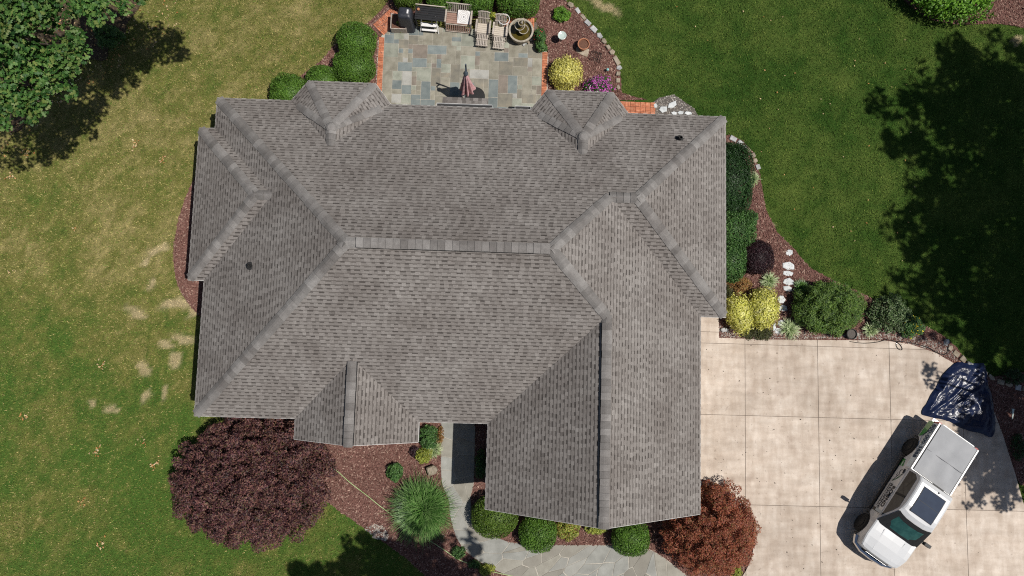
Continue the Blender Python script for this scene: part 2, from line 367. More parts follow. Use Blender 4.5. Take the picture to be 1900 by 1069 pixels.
# ------------------------------------------------------------------ survey of the plan
ZE, P = 3.0, .6288
xW, yN, yS, xgE, xgW, ygS, xE, yNS = -11.02, 9.59, -2.605, 7.905, -.13, -5.73, 8.884, 1.652
xB, y1, y2, xa, xb, yG = -11.62, 8.37, 2.455, -7.30, -2.705, -3.36
hm = (yN - yS) / 2; ym = (yN + yS) / 2; hg = (xgE - xgW) / 2; xg = (xgE + xgW) / 2
hn = (yN - yNS) / 2; yn = (yN + yNS) / 2; hb = (y1 - y2) / 2; yb = (y1 + y2) / 2; hs = (xb - xa) / 2; xs = (xa + xb) / 2
pA = (xW + hm, ym); pB = (xgE - hm, ym); pC = (xgE - hn, yn); pD = (xE - hn, yn); pE = (xg, yS + hg)

DRIVE = GP([(1250, 560), (1333, 560), (1333, 627), (1420, 630), (1640, 632), (1688, 639), (1735, 655), (1778, 680), (1812, 712), (1838, 752), (1858, 805), (1882, 880), (1903, 955), (1925, 1069), (1945, 1180), (1330, 1180), (1352, 1100)]
           + smooth([(1372, 1075), (1387, 1050), (1397, 1015), (1392, 972), (1372, 934), (1340, 903), (1300, 889), (1250, 884)], 4))
WL_ = smooth(GP([(818, 765), (818, 840), (820, 895), (832, 925), (836, 960), (850, 1003), (880, 1035), (930, 1062), (1000, 1092), (1100, 1115), (1200, 1135), (1300, 1150)]), 6)
WR_ = smooth(GP([(882, 765), (881, 840), (879, 897), (873, 925), (880, 960), (900, 985), (945, 1005), (1000, 1010), (1080, 1011), (1170, 1012), (1222, 1028), (1300, 1090)]), 6)
WALKPOLY = list(WL_) + list(WR_)[::-1]
PX0, PX1, PY0, PY1 = -5.20, 1.74, 9.3, 14.25
BEDS = {
    'east': GP([(1300, 250), (1358, 252), (1378, 262), (1396, 282), (1407, 312), (1414, 350), (1420, 388), (1442, 432), (1472, 462), (1502, 497), (1537, 516), (1602, 546), (1652, 575), (1702, 598), (1745, 620), (1775, 645), (1800, 690), (1778, 682), (1735, 657), (1688, 641), (1640, 634), (1420, 632), (1333, 629), (1333, 590), (1300, 590)]),
    'north_east': GP([(1005, -60), (1022, -60), (1050, 3), (1072, 18), (1092, 42), (1115, 72), (1135, 96), (1148, 120), (1152, 150), (1153, 172), (1178, 181), (1200, 185), (1150, 186), (1150, 240), (1016, 240), (1016, 85), (995, 40), (1003, 20)]),
    'north_west': GP([(735, -60), (728, -10), (718, 8), (700, 28), (680, 46), (645, 62), (618, 88), (598, 112), (566, 136), (530, 160), (498, 190), (498, 240), (708, 240), (708, 60), (728, 34), (1003, 34), (1003, -60)]),
    'west': smooth(GP([(400, 300), (366, 325), (348, 360), (334, 400), (325, 445), (323, 490), (332, 532), (350, 563), (376, 590), (420, 620)]), 5),
    'front': GP([(470, 740), (560, 760), (822, 760), (819, 898), (834, 932), (836, 962), (851, 1004), (881, 1036), (931, 1063), (1001, 1093), (1101, 1116), (1100, 1140), (880, 1120), (800, 1078), (752, 1034), (716, 1008), (690, 990), (662, 970), (636, 952), (612, 934), (560, 915), (470, 900), (410, 860), (400, 800)]),
    'garage': list(smooth(GP([(881, 760), (880, 840), (878, 897), (872, 925), (879, 961), (899, 986), (944, 1006), (1000, 1011), (1080, 1012), (1170, 1013), (1222, 1029), (1300, 1091)]), 4)) + GP([(1330, 1120), (1352, 1100), (1372, 1075), (1387, 1050), (1397, 1015), (1392, 972), (1372, 934), (1340, 903), (1300, 889), (1230, 880), (1230, 760)]),
    'shade': GP([(1800, 690), (1840, 700), (1905, 690), (2050, 690), (2050, 900), (1893, 900), (1882, 880), (1858, 805), (1838, 752), (1812, 712)]),
    'far': smooth(GP([(1665, -60), (1672, -10), (1688, 10), (1712, 28), (1745, 42), (1790, 46), (1840, 44), (1885, 49), (1930, 60), (1990, 70), (2000, -60)]), 3),
    'oaks': smooth(GP([(-60, -60), (255, -60), (262, 5), (238, 40), (232, 62), (205, 78), (196, 112), (160, 112), (138, 150), (108, 176), (84, 172), (60, 214), (30, 246), (-10, 240), (-60, 270)]), 4, True),
}
HOUSEFOOT = [(xW + .3, yN), (xE - .3, yN), (xE - .3, yNS), (xgE - .3, yNS), (xgE - .3, ygS + .3), (xgW + .3, ygS + .3), (xgW + .3, yS + .3), (xW + .3, yS + .3)]
NOGRASS = list(BEDS.values())[:-1] + [DRIVE, WALKPOLY, HOUSEFOOT, [(PX0 - .3, PY0), (PX1 + .3, PY0), (PX1 + .3, PY1), (PX0 - .3, PY1)], GP([(1150, 185), (1222, 180), (1255, 172), (1300, 225), (1150, 225)]), GP([(690, 45), (728, 12), (745, 35), (712, 65)])]

# ------------------------------------------------------------------ ground
DEAD = [(345, 560, 40, 9, .25), (255, 580, 24, 9, -.3), (318, 565, 22, 8, .2), (340, 628, 22, 8, -.45), (308, 638, 14, 8, 0), (320, 668, 9, 18, 0), (268, 683, 9, 14, 0), (272, 738, 7, 12, -.3), (305, 730, 5, 8, 0), (300, 455, 12, 7, .5), (285, 465, 9, 9, 0), (175, 750, 8, 6, 0), (270, 480, 8, 12, -.6), (280, 530, 6, 14, 0), (356, 578, 10, 18, -.5), (210, 760, 12, 7, 0), (1432, 420, 6, 6, 0), (1890, 75, 12, 9, 0), (1115, 8, 40, 10, -.5)]
def lawn_color(x, y, single=False):
    x = np.asarray(x, float); y = np.asarray(y, float)
    n1 = fbm(x * .16 + 3, y * .16, 1); n2 = fbm(x * .55, y * .55, 5); n3 = fbm(x * 2.3, y * 2.3, 9); n4 = fbm(x * 7, y * 7, 12); n5 = fbm(x * 1.1 + 9, y * 1.1, 22)
    east = sstep(1.2, 4.6, x + .16 * y - 1.0 + (n2 - .5) * 3)
    south = sstep(2.5, -5.5, y + x * .13 + (n1 - .5) * 7 + (n2 - .5) * 3)
    dry = np.clip(.585 - south * .5 + (n2 - .5) * .55 + (n5 - .5) * .5 * (.3 + south) + (n3 - .5) * .55 + (n4 - .5) * .7 + .05 * np.sin((-.62 * x + .78 * y) * 5.2) * sstep(2, 7, y), 0, 1)
    if single: dry = np.where(rng.random(dry.shape) < dry * .8 + .05, rng.uniform(.75, 1, dry.shape), rng.uniform(.0, .45, dry.shape))
    tan = np.array([.365, .305, .13]); oli = np.array([.195, .195, .050]); grn = np.array([.082, .158, .026])
    d = dry[..., None]; w = np.where(d > .5, oli + (tan - oli) * (d - .5) * 2, grn + (oli - grn) * d * 2)
    e_ = np.clip((n2 - .5) * 1.0 + (n3 - .5) * .9 + .28 + .25 * sstep(9, 14, y) * sstep(9, 4, x), 0, 1)
    if single: e_ = np.where(rng.random(e_.shape) < e_ * .7 + .06, rng.uniform(.7, 1.5, e_.shape), rng.uniform(0, .35, e_.shape))
    e_ = e_[..., None]; ea = np.array([.036, .088, .011]) + (np.array([.128, .178, .035]) - np.array([.036, .088, .011])) * e_
    c = w + (ea - w) * east[..., None]
    wx = x + (n3 - .5) * .5; wy = y + (fbm(x * 2.3, y * 2.3, 31) - .5) * .5
    for px, py, rx, ry, a in DEAD:
        g = G(px, py); dx = wx - g.x; dy = wy - g.y; u = (dx * math.cos(a) + dy * math.sin(a)) / (rx / PPM); v = (-dx * math.sin(a) + dy * math.cos(a)) / (ry / PPM)
        k = (sstep(1.25, .65, np.sqrt(u * u + v * v)) * .9)[..., None]; c = c + (np.array([.50, .41, .235]) - c) * k
    return c * (.8 + .4 * n4)[..., None]
gx = np.concatenate([[-400, -150, -70, -40], np.arange(-27, 28.1, .17), [40, 70, 150, 400]]); gy = np.concatenate([[-400, -150, -70, -30], np.arange(-14, 20.1, .17), [30, 70, 150, 400]])
X, Y = np.meshgrid(gx, gy); Z = (fbm(X * .4, Y * .4, 40) - .5) * .03 * (np.abs(X) < 30)
idx = np.arange(X.size).reshape(X.shape); F = np.stack([idx[:-1, :-1], idx[:-1, 1:], idx[1:, 1:], idx[1:, :-1]], -1).reshape(-1, 4)
tag(np_mesh('lawn', np.stack([X, Y, Z - .01], -1).reshape(-1, 3), F, MT['lawn'], vcol=lawn_color(X, Y).reshape(-1, 3) * .8), kind='structure')
def blades_mesh(name, x, y, col, hmin, hmax, w):
    n = len(x); a = rng.uniform(0, 2 * np.pi, n); h = rng.uniform(hmin, hmax, n); b = rng.uniform(0, 2 * np.pi, n); ln = h * rng.uniform(.5, 1.5, n)
    V = np.zeros((n, 3, 3)); dx = np.cos(a) * w; dy = np.sin(a) * w
    V[:, 0] = np.stack([x - dx, y - dy, np.zeros(n)], -1); V[:, 1] = np.stack([x + dx, y + dy, np.zeros(n)], -1); V[:, 2] = np.stack([x + np.cos(b) * ln, y + np.sin(b) * ln, h], -1)
    return np_mesh(name, V.reshape(-1, 3), np.arange(n * 3).reshape(-1, 3), MT['blade'], vcol=np.repeat(col, 3, 0))
NB = 620000
bx = rng.uniform(-22.5, 24.2, NB); by = rng.uniform(-10.2, 17.2, NB); keep = np.ones(NB, bool)
for pl in NOGRASS: keep &= ~inside(pl, bx, by)
bx, by = bx[keep], by[keep]
tag(blades_mesh('grass', bx, by, lawn_color(bx, by, True), .03, .075, .014), 'short mown lawn grass around the house', 'grass', kind='stuff')

def chips(name, poly, n, mat_, label, cat, z=.03, smin=.02, smax=.055, flat=.6):
    x, y = sample_poly(poly, n); n = len(x); a = rng.uniform(0, 6.283, n); L = rng.uniform(smin, smax, n); W = L * rng.uniform(.25, .6, n)
    tz = rng.uniform(-flat, flat, (n, 2)); u = np.stack([np.cos(a), np.sin(a), tz[:, 0]], -1) * L[:, None]; v = np.stack([-np.sin(a), np.cos(a), tz[:, 1]], -1) * W[:, None]
    c = np.stack([x, y, z + rng.uniform(.0, .03, n)], -1)
    V = np.stack([c - u - v * .6, c + u * .9 - v, c + u + v * .7, c - u * .9 + v], 1).reshape(-1, 3)
    return tag(np_mesh(name, V, np.arange(n * 4).reshape(-1, 4), mat_), label, cat, kind='stuff')
BEDNAME = dict(east='between the east hedge and the lawn', north_east='beside the patio and the yellow shrub', north_west='under the patio boxwoods', west='along the west wall', front='under the purple maple and fountain grass', garage='in front of the garage gable', shade='in the shade right of the driveway', far='under the bright green far shrub', oaks='under the oak trees')
for k, poly in BEDS.items():
    poly = ccw(poly); b = MB()
    b.prism(poly, -.05, .028); o = b.build('mulch_bed', MT['mulch' if k != 'oaks' else 'shade_duff'], org=(0, 0, 0)); tag(o, kind='structure')
    if k not in ('oaks',):
        chips('mulch_chips', poly, int(min(26000, abs(area(poly)) * 720)), MT['chip'], 'shredded red-brown mulch chips ' + BEDNAME[k], 'mulch')
# loose leaf litter on the lawn, drive and beds
def litter(name, poly, n, label, z, s0=.025, s1=.05, m='litter', clusters=0):
    if clusters:
        cx, cy = sample_poly(poly, clusters); i = rng.integers(0, len(cx), n); x = cx[i] + rng.normal(0, .11, n); y = cy[i] + rng.normal(0, .11, n)
    else: x, y = sample_poly(poly, n)
    n = len(x); a = rng.uniform(0, 6.283, n); L = rng.uniform(s0, s1, n); t = rng.uniform(-.5, .5, (n, 2))
    u = np.stack([np.cos(a), np.sin(a), t[:, 0]], -1) * L[:, None]; v = np.stack([-np.sin(a), np.cos(a), t[:, 1]], -1) * L[:, None] * .6; c = np.stack([x, y, np.full(n, z)], -1)
    tag(np_mesh(name, np.stack([c - u, c - v, c + u, c + v], 1).reshape(-1, 3), np.arange(n * 4).reshape(-1, 4), LM[m] if m in LM else MT[m]), label, 'leaves', kind='stuff')
WESTLAWN = GP([(5, 260), (330, 240), (330, 560), (280, 1060), (5, 1060)])
litter('fallen_leaves', WESTLAWN, 170, 'orange fallen leaves dotted over the dry west lawn', .07, .03, .06, clusters=13)
litter('fallen_leaves', GP([(10, 0), (330, 0), (330, 60), (120, 190), (5, 300)]), 500, 'tan fallen leaves beneath the oak trees', .06, .03, .06)
litter('fallen_leaves', GP([(1200, 10), (1690, 40), (1700, 500), (1430, 380), (1400, 240)]), 45, 'pale fallen leaves scattered over the east lawn', .065, .025, .05)
litter('fallen_leaves', GP([(1310, 640), (1660, 640), (1640, 1060), (1420, 1060), (1420, 960), (1310, 880)]), 60, 'dark dry leaf scraps on the driveway', .075, .015, .042, 'bark')
litter('fallen_leaves', GP([(1310, 640), (1880, 860), (1890, 1060), (1420, 1060), (1420, 960), (1310, 880)]), 170, 'tiny dark specks of debris across the driveway', .072, .008, .018, 'bark')

# ------------------------------------------------------------------ driveway slabs
drv = MB(); drv.prism(DRIVE, -.06, .052); drv_o = tag(drv.build('driveway', MT['joint'], org=(0, 0, 0)), kind='structure')
jx = [5, 10.70, 13.83, 16.93, 20.05, 30]; jy = [-14, -9.65, -5.95, -2.28, .72, 1.2, 5]
jg = .009
for i in range(len(jx) - 1):
    for j in range(len(jy) - 1):
        q = clip_rect(DRIVE, jx[i] + jg, jx[i + 1] - jg, jy[j] + jg, jy[j + 1] - jg)
        if len(q) < 3 or abs(area(q)) < .01: continue
        b = MB(); b.prism(q, .0, .066); b.build('slab', MT['concrete'], drv_o)
# ------------------------------------------------------------------ patio of cut flagstones with brick edging
pat = MB(); pat.prism([(PX0 - .28, PY0), (PX1 + .28, PY0), (PX1 + .28, 13.2), (PX1 - .4, PY1), (PX0 + .3, PY1), (PX0 - .28, 13.6)], -.05, .045); pat_o = tag(pat.build('patio', MT['mortar'], org=(0, 0, 0)), kind='structure')
U = .205; nx = int((PX1 - PX0 - .02) / U); ny = int((PY1 - PY0) / U); occ = np.zeros((nx, ny), bool); rs = random.Random(5)
sizes = [(3, 3), (3, 2), (2, 3), (2, 2), (2, 2), (2, 1), (1, 2), (4, 2), (2, 4), (3, 2), (1, 1)]
ux = (PX1 - PX0) / nx; uy = (PY1 - PY0) / ny
for j in range(ny):
    for i in range(nx):
        if occ[i, j]: continue
        for tr in range(14):
            w, h = rs.choice(sizes) if tr < 13 else (1, 1)
            if i + w <= nx and j + h <= ny and not occ[i:i + w, j:j + h].any(): break
        else: w, h = 1, 1
        if i + w > nx or j + h > ny or occ[i:i + w, j:j + h].any(): w = h = 1
        occ[i:i + w, j:j + h] = True
        x0, y0 = PX0 + i * ux + .008, PY0 + j * uy + .008; x1_, y1_ = PX0 + (i + w) * ux - .008, PY0 + (j + h) * uy - .008
        jt = lambda: rs.uniform(-.004, .004)
        zt = .058 + rs.uniform(-.003, .004); b = MB(); b.prism([(x0 + jt(), y0 + jt()), (x1_ + jt(), y0 + jt()), (x1_ + jt(), y1_ + jt()), (x0 + jt(), y1_ + jt())], .02, zt, .004)
        b.build('flagstone', rs.choices(FLAG, [30, 18, 17, 24, 9, 6, 3])[0], pat_o)
bm = MB(); bm.box((0, 0, 0), (.20, .068, .06)); brick_me = bm.mesh('brick'); brick_me.materials.append(MT['brick'])
def brick(x, y, rz, parent, z=.036, s=1.0):
    o = link(bpy.data.objects.new('brick', brick_me)); o.parent = parent; o.location = (x, y, z + rs.uniform(-.002, .003)); o.rotation_euler = (rs.uniform(-.02, .02), rs.uniform(-.02, .02), rz + rs.uniform(-.02, .02)); o.scale = (s, 1, 1)
for k in range(int((13.35 - 10.0) / .076)):
    brick(PX1 + .125, 10.0 + k * .076, 0, pat_o, s=1.14)
for k in range(int((13.75 - 10.0) / .076)):
    brick(PX0 - .125, 10.0 + k * .076, 0, pat_o, s=1.14)
bp = MB(); bp.prism(GP([(690, 47), (727, 13), (748, 34), (712, 68)]), -.05, .012); bp_o = tag(bp.build('brick_path', MT['joint'], org=(0, 0, 0)), kind='structure')
a0 = G(692, 47); a1 = G(728, 14); dr = (a1 - a0).normalized(); nr = Vector((dr.y, -dr.x, 0)); ang = math.atan2(dr.y, dr.x)
for r in range(3):
    for k in range(int((a1 - a0).length / .076)):
        q = a0 + dr * (k * .076 + .05) + nr * (.12 + r * .225); brick(q.x, q.y, ang + math.pi / 2, bp_o, .03, 1.08)
c0 = G(935, 38); c1 = G(985, 38)
bp2 = MB(); bp2.prism([(c0.x, c0.y - .6), (c1.x + .3, c1.y - .9), (c1.x + .3, c1.y - .1), (c0.x, c0.y + .15)], -.05, .034); bp2_o = tag(bp2.build('brick_path', MT['joint'], org=(0, 0, 0)), kind='structure')
for r in range(3):
    for k in range(17): brick(c0.x + .06 + k * .078, c0.y + .03 - r * .22, math.pi / 2, bp2_o, .034, 1.05)
bp3 = MB(); e0 = G(1150, 188); e1 = G(1218, 212); bp3.prism([(e0.x, e1.y - .6), (e1.x, e1.y - .6), (e1.x, e0.y - .03), (e0.x, e0.y)], -.05, .03); bp3_o = tag(bp3.build('brick_path', MT['joint'], org=(0, 0, 0)), kind='structure')
for i in range(7):
    for j in range(4):
        cx, cy = e0.x + .12 + i * .222, e0.y - .13 - j * .222
        for k in range(3):
            d = (k - 1) * .073
            if (i + j) % 2: brick(cx + d, cy, math.pi / 2, bp3_o, .028)
            else: brick(cx, cy + d, 0, bp3_o, .028)
# ------------------------------------------------------------------ front walk of irregular flagstones
wk = MB(); wk.prism(WALKPOLY, -.05, .045); wk_o = tag(wk.build('walkway', MT['mortar'], org=(0, 0, 0)), kind='structure')
nW = len(WL_); cen = [((WL_[i][0] + WR_[i][0]) / 2, (WL_[i][1] + WR_[i][1]) / 2) for i in range(nW)]; cum = [0.0]
for i in range(1, nW): cum.append(cum[-1] + math.hypot(cen[i][0] - cen[i - 1][0], cen[i][1] - cen[i - 1][1]))
Wd = [math.hypot(WL_[i][0] - WR_[i][0], WL_[i][1] - WR_[i][1]) for i in range(nW)]
def wmap(s, t):
    i = min(max(np.searchsorted(cum, s) - 1, 0), nW - 2); f = (s - cum[i]) / (cum[i + 1] - cum[i])
    a = Vector(WL_[i]).lerp(Vector(WL_[i + 1]), f); b_ = Vector(WR_[i]).lerp(Vector(WR_[i + 1]), f); p = a.lerp(b_, t); return (p.x, p.y)
WW = 1.55; seeds = []; rs = random.Random(21); s = .25
while s < cum[-1]:
    wloc = float(np.interp(s, cum, Wd)); n = 2 if wloc < 1.7 else 3
    for k in range(n): seeds.append((s + rs.uniform(-.28, .28), ((k + .5) / n + rs.uniform(-.16, .16)) * WW))
    s += .62
for i, (sx, sy) in enumerate(seeds):
    cell = [(max(0, sx - 1.5), .012), (min(cum[-1], sx + 1.5), .012), (min(cum[-1], sx + 1.5), WW - .012), (max(0, sx - 1.5), WW - .012)]
    for j, (tx, ty) in enumerate(seeds):
        if i == j or abs(tx - sx) > 2.6: continue
        dx, dy = tx - sx, ty - sy; d = math.hypot(dx, dy)
        if d < 1e-3: continue
        dx /= d; dy /= d; cell = clip_half(cell, dx, dy, dx * (sx + tx) / 2 + dy * (sy + ty) / 2 - .011)
        if len(cell) < 3: break
    if len(cell) < 3: continue
    pts = []
    for k in range(len(cell)):
        a, b_ = cell[k], cell[(k + 1) % len(cell)]; m = max(1, int(math.hypot(b_[0] - a[0], b_[1] - a[1]) / .22))
        for q in range(m):
            f = q / m; pts.append((a[0] + (b_[0] - a[0]) * f + (rs.uniform(-.01, .01)), min(max(a[1] + (b_[1] - a[1]) * f + rs.uniform(-.01, .01), .01), WW - .01)))
    b = MB(); b.prism([wmap(min(max(p[0], 0), cum[-1] - 1e-3), p[1] / WW) for p in pts], .02, .058 + rs.uniform(-.003, .004), .004)
    b.build('flagstone', rs.choices(WALK, [3, 4, 2, 3])[0], wk_o)

# ------------------------------------------------------------------ the house
house = thing('house', 'brown-grey shingled house with hipped roof and garage gable', 'house', (0, 0, 0))
def zpl(o, g): return lambda x, y: ZE + (x - o[0]) * g[0] + (y - o[1]) * g[1]
PLANES = []      # (plan polygon, downhill direction, height function)
def plane(poly, origin, updir, slope=P):
    g = (updir[0] * slope, updir[1] * slope); PLANES.append((ccw(poly), updir, slope, zpl(origin, g), origin))
BAYS = [(-8.17, -4.31, -7.55, -4.94), (1.17, 5.02, 1.79, 4.41)]; yBay = 10.41
PB_ = .70
def bayR(b): hw = (b[1] - b[0]) / 2; return (b[0] + hw, yN - hw * PB_ / P), (b[0] + hw, 8.14)
r1, ap1 = bayR(BAYS[0]); r2, ap2 = bayR(BAYS[1])
plane([(xW, yN), pA, pB, pC, pD, (xE, yN), (BAYS[1][1], yN), r2, (BAYS[1][0], yN), (BAYS[0][1], yN), r1, (BAYS[0][0], yN)], (0, yN), (0, -1))
plane([(xW, yN), (xW, y1), (xW + hb, yb), (xW, y2), (xW, yS), pA], (xW, 0), (1, 0))
plane([(xW, yS), (xa, yS), (xs, yS + hs), (xb, yS), (xgW, yS), pE, pB, pA], (0, yS), (0, 1))
plane([pB, pE, (xg, ygS), (xgE, ygS), (xgE, yNS), pC], (xgE, 0), (-1, 0))
plane([(xgW, ygS), (xg, ygS), pE, (xgW, yS)], (xgW, 0), (1, 0))
plane([(xE, yN), pD, (xE, yNS)], (xE, 0), (-1, 0))
plane([(xE, yNS), pD, pC, (xgE, yNS)], (0, yNS), (0, 1))
plane([(xB, y1), (xB, y2), (xB + hb, yb)], (xB, 0), (1, 0))
plane([(xB, y1), (xB + hb, yb), (xW + hb, yb), (xW, y1)], (0, y1), (0, -1))
plane([(xB, y2), (xW, y2), (xW + hb, yb), (xB + hb, yb)], (0, y2), (0, 1))
plane([(xa, yG), (xs, yG), (xs, yS + hs), (xa, yS)], (xa, 0), (1, 0))
plane([(xs, yG), (xb, yG), (xb, yS), (xs, yS + hs)], (xb, 0), (-1, 0))
for b_, rr, ap in ((BAYS[0], r1, ap1), (BAYS[1], r2, ap2)):
    hw = (b_[1] - b_[0]) / 2
    plane([(b_[0], yN), rr, ap], (b_[0], 0), (1, 0), PB_); plane([(b_[1], yN), ap, rr], (b_[1], 0), (-1, 0), PB_)
    plane([(b_[2], yBay), ap, (b_[3], yBay)], (0, yBay), (0, -1), PB_ * hw / (yBay - ap[1]))
    for (A, B) in (((b_[0], yN), (b_[2], yBay)), ((b_[1], yN), (b_[3], yBay))):
        d = Vector((B[0] - A[0], B[1] - A[1])).normalized(); n_ = Vector((-d.y, d.x)); c_ = Vector((ap[0] - A[0], ap[1] - A[1]))
        if n_.dot(c_) < 0: n_ = -n_
        plane([A, B, ap], A, (n_.x, n_.y), PB_ * hw / n_.dot(c_))
# deck, drip edge and fascia
ec = {}
for poly, *_r in PLANES:
    for i in range(len(poly)):
        k = tuple(sorted([tuple(round(c, 2) for c in poly[i]), tuple(round(c, 2) for c in poly[(i + 1) % len(poly)])])); ec[k] = ec.get(k, 0) + 1
dk = MB(); fas = MB()
for poly, up, sl, zf, og in PLANES:
    dk.face([(x, y, zf(x, y) - .012) for x, y in poly]); dk.face([(x, y, zf(x, y) - .14) for x, y in poly][::-1])
    for i in range(len(poly)):
        a, b = poly[i], poly[(i + 1) % len(poly)]
        k = tuple(sorted([tuple(round(c, 2) for c in a), tuple(round(c, 2) for c in b)]))
        za, zb = zf(*a), zf(*b)
        low = za < ZE + .01 and zb < ZE + .01
        rake = abs(a[1] - b[1]) < .01 and (abs(a[1] - ygS) < .01 or abs(a[1] - yG) < .01)
        if ec[k] == 1 and (low or rake):
            dx, dy = b[0] - a[0], b[1] - a[1]; L = math.hypot(dx, dy); ox, oy = dy / L * .012, -dx / L * .012
            fas.quadbox([(a[0], a[1], za - .19), (a[0] + ox, a[1] + oy, za - .19), (b[0] + ox, b[1] + oy, zb - .19), (b[0], b[1], zb - .19), (a[0], a[1], za - .006), (a[0] + ox, a[1] + oy, za - .006), (b[0] + ox, b[1] + oy, zb - .006), (b[0], b[1], zb - .006)])
roof = dk.build('roof', MT['deck'], house, org=(0, 0, 0)); fas.build('fascia', MT['trim'], house, org=(0, 0, 0))
# shingle courses: every tab is a piece with its own butt edge
EXPO = .145; tabs = []; rs = random.Random(3)
def scan(poly2, v):
    xs_ = []
    for i in range(len(poly2)):
        (u0, v0), (u1, v1) = poly2[i], poly2[(i + 1) % len(poly2)]
        if (v0 > v) != (v1 > v): xs_.append(u0 + (u1 - u0) * (v - v0) / (v1 - v0))
    xs_.sort(); return [(xs_[i], xs_[i + 1]) for i in range(0, len(xs_) - 1, 2)]
for poly, up, sl, zf, og in PLANES:
    k = math.sqrt(1 + sl * sl); rt = (up[1], -up[0])
    o2 = og[0] * up[0] + og[1] * up[1]
    P2 = [(x * rt[0] + y * rt[1], (x * up[0] + y * up[1] - o2) * k) for x, y in poly]
    nrm = Vector((-up[0] * sl, -up[1] * sl, 1)).normalized()
    def W3(u, v, h):
        s_ = v / k + o2; x = u * rt[0] + s_ * up[0]; y = u * rt[1] + s_ * up[1]
        return (x + nrm.x * h, y + nrm.y * h, zf(x, y) + nrm.z * h)
    vmax = max(v for _, v in P2); c = 0
    while c * EXPO < vmax - .01:
        v0, v1 = c * EXPO, min((c + 1) * EXPO, vmax); I0 = scan(P2, v0 + .004); I1 = scan(P2, v1 - .004); Im = scan(P2, (v0 + v1) / 2)
        if not (len(I0) == len(I1) == len(Im)): I0 = I1 = Im
        for (a0_, b0_), (a1_, b1_) in zip(I0, I1):
            u = min(a0_, a1_) - rs.uniform(0, 1.3); hi = rs.random() < .5
            while u < max(b0_, b1_):
                w = rs.choice((.12, .15, .18)) * rs.uniform(.9, 1.1) if hi else rs.choice((.12, .15, .20)) * rs.uniform(.9, 1.1); ua, ub = u, u + w
                l0, l1 = max(ua, a0_), min(ub, b0_); t0, t1 = max(ua, a1_), min(ub, b1_)
                if l1 - l0 < .004: m = min(max((l0 + l1) / 2, a0_), b0_); l0 = l1 = m
                if t1 - t0 < .004: m = min(max((t0 + t1) / 2, a1_), b1_); t0 = t1 = m
                if (l1 - l0) + (t1 - t0) > .02:
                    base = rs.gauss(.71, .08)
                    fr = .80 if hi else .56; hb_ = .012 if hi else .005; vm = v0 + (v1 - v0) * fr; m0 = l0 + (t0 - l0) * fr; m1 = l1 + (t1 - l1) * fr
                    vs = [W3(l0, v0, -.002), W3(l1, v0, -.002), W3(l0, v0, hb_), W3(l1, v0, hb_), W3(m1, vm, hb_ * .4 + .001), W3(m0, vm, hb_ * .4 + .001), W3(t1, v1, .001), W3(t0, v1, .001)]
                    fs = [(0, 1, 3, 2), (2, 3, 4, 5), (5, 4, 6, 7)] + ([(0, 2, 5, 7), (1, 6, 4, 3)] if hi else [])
                    tabs.append((vs, fs, ([.05, base, base * rs.uniform(.3, .5), base * .7, base * .7] if hi else [.05, base * .94, base * rs.uniform(.14, .48)])))  # near-black butt tone paints the shadow line along each course
                u = ub; hi = not hi
        c += 1
order = sorted(range(len(tabs)), key=lambda i: -(tabs[i][0][2][2]) + (0 if len(tabs[i][1]) == 5 else 99))
big = set(order[:300])
V = []; Fq = []; T = []
for i, (vs, fs, tn) in enumerate(tabs):
    if i in big:
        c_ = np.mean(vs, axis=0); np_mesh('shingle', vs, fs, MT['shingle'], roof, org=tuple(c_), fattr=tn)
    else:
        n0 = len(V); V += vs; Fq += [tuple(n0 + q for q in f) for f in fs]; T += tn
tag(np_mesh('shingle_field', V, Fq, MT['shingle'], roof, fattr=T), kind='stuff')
# valley liners are woven shingles; hips and ridges carry cap shingles
def caps(a, b, za, zb, slL, slR, step=.27, half=.19, lift=.014):
    A = Vector((a[0], a[1], za)); B = Vector((b[0], b[1], zb)); d = B - A; L = d.length; d.normalize(); n = max(1, int(round(L / step))); st = L / n
    h = Vector((d.x, d.y, 0)); h.normalize(); side = Vector((h.y, -h.x, 0))
    for k in range(n):
        p0 = A + d * (k * st + (.10 if k == 0 and za < ZE + .01 else -.01)); p1 = A + d * ((k + 1) * st + .05); b_ = MB(); rows = []
        wj = half * rs.uniform(.95, 1.05)
        for p, h0 in ((p0, .032 + lift), (p1, .006 + lift)):
            rows.append([p + side * (wj * f) + Vector((0, 0, h0 - (abs(f) * wj) * (slL if f < 0 else slR) * (.55 + .45 * abs(f)))) for f in (-1, -.55, -.2, .2, .55, 1)])
        vs = [tuple(q) for r in rows for q in r] + [tuple(q - Vector((0, 0, .03))) for q in rows[0]]
        fs = [(i, i + 1, i + 7, i + 6) for i in range(5)] + [(12 + i, 13 + i, i + 1, i) for i in range(5)]
        b_.v = vs; b_.f = fs; b_.build('ridge_cap', MT['cap'], roof, smooth=False)
def zr(h): return ZE + P * h
HS = P / math.sqrt(2)
for (e, r_, h) in (((xW, yN), pA, hm), ((xW, yS), pA, hm), ((xE, yN), pD, hn), ((xE, yNS), pD, hn), ((xB, y1), (xB + hb, yb), hb), ((xB, y2), (xB + hb, yb), hb)):
    caps(e, r_, ZE, zr(h), HS, HS)
caps(pC, pB, zr(hn), zr(hm), HS, HS); caps(pE, pB, zr(hg), zr(hm), HS, HS)
caps(pC, pD, zr(hn), zr(hn), P, P); caps((xW + hb, yb), (xB + hb, yb), zr(hb), zr(hb), P, P, half=.175)
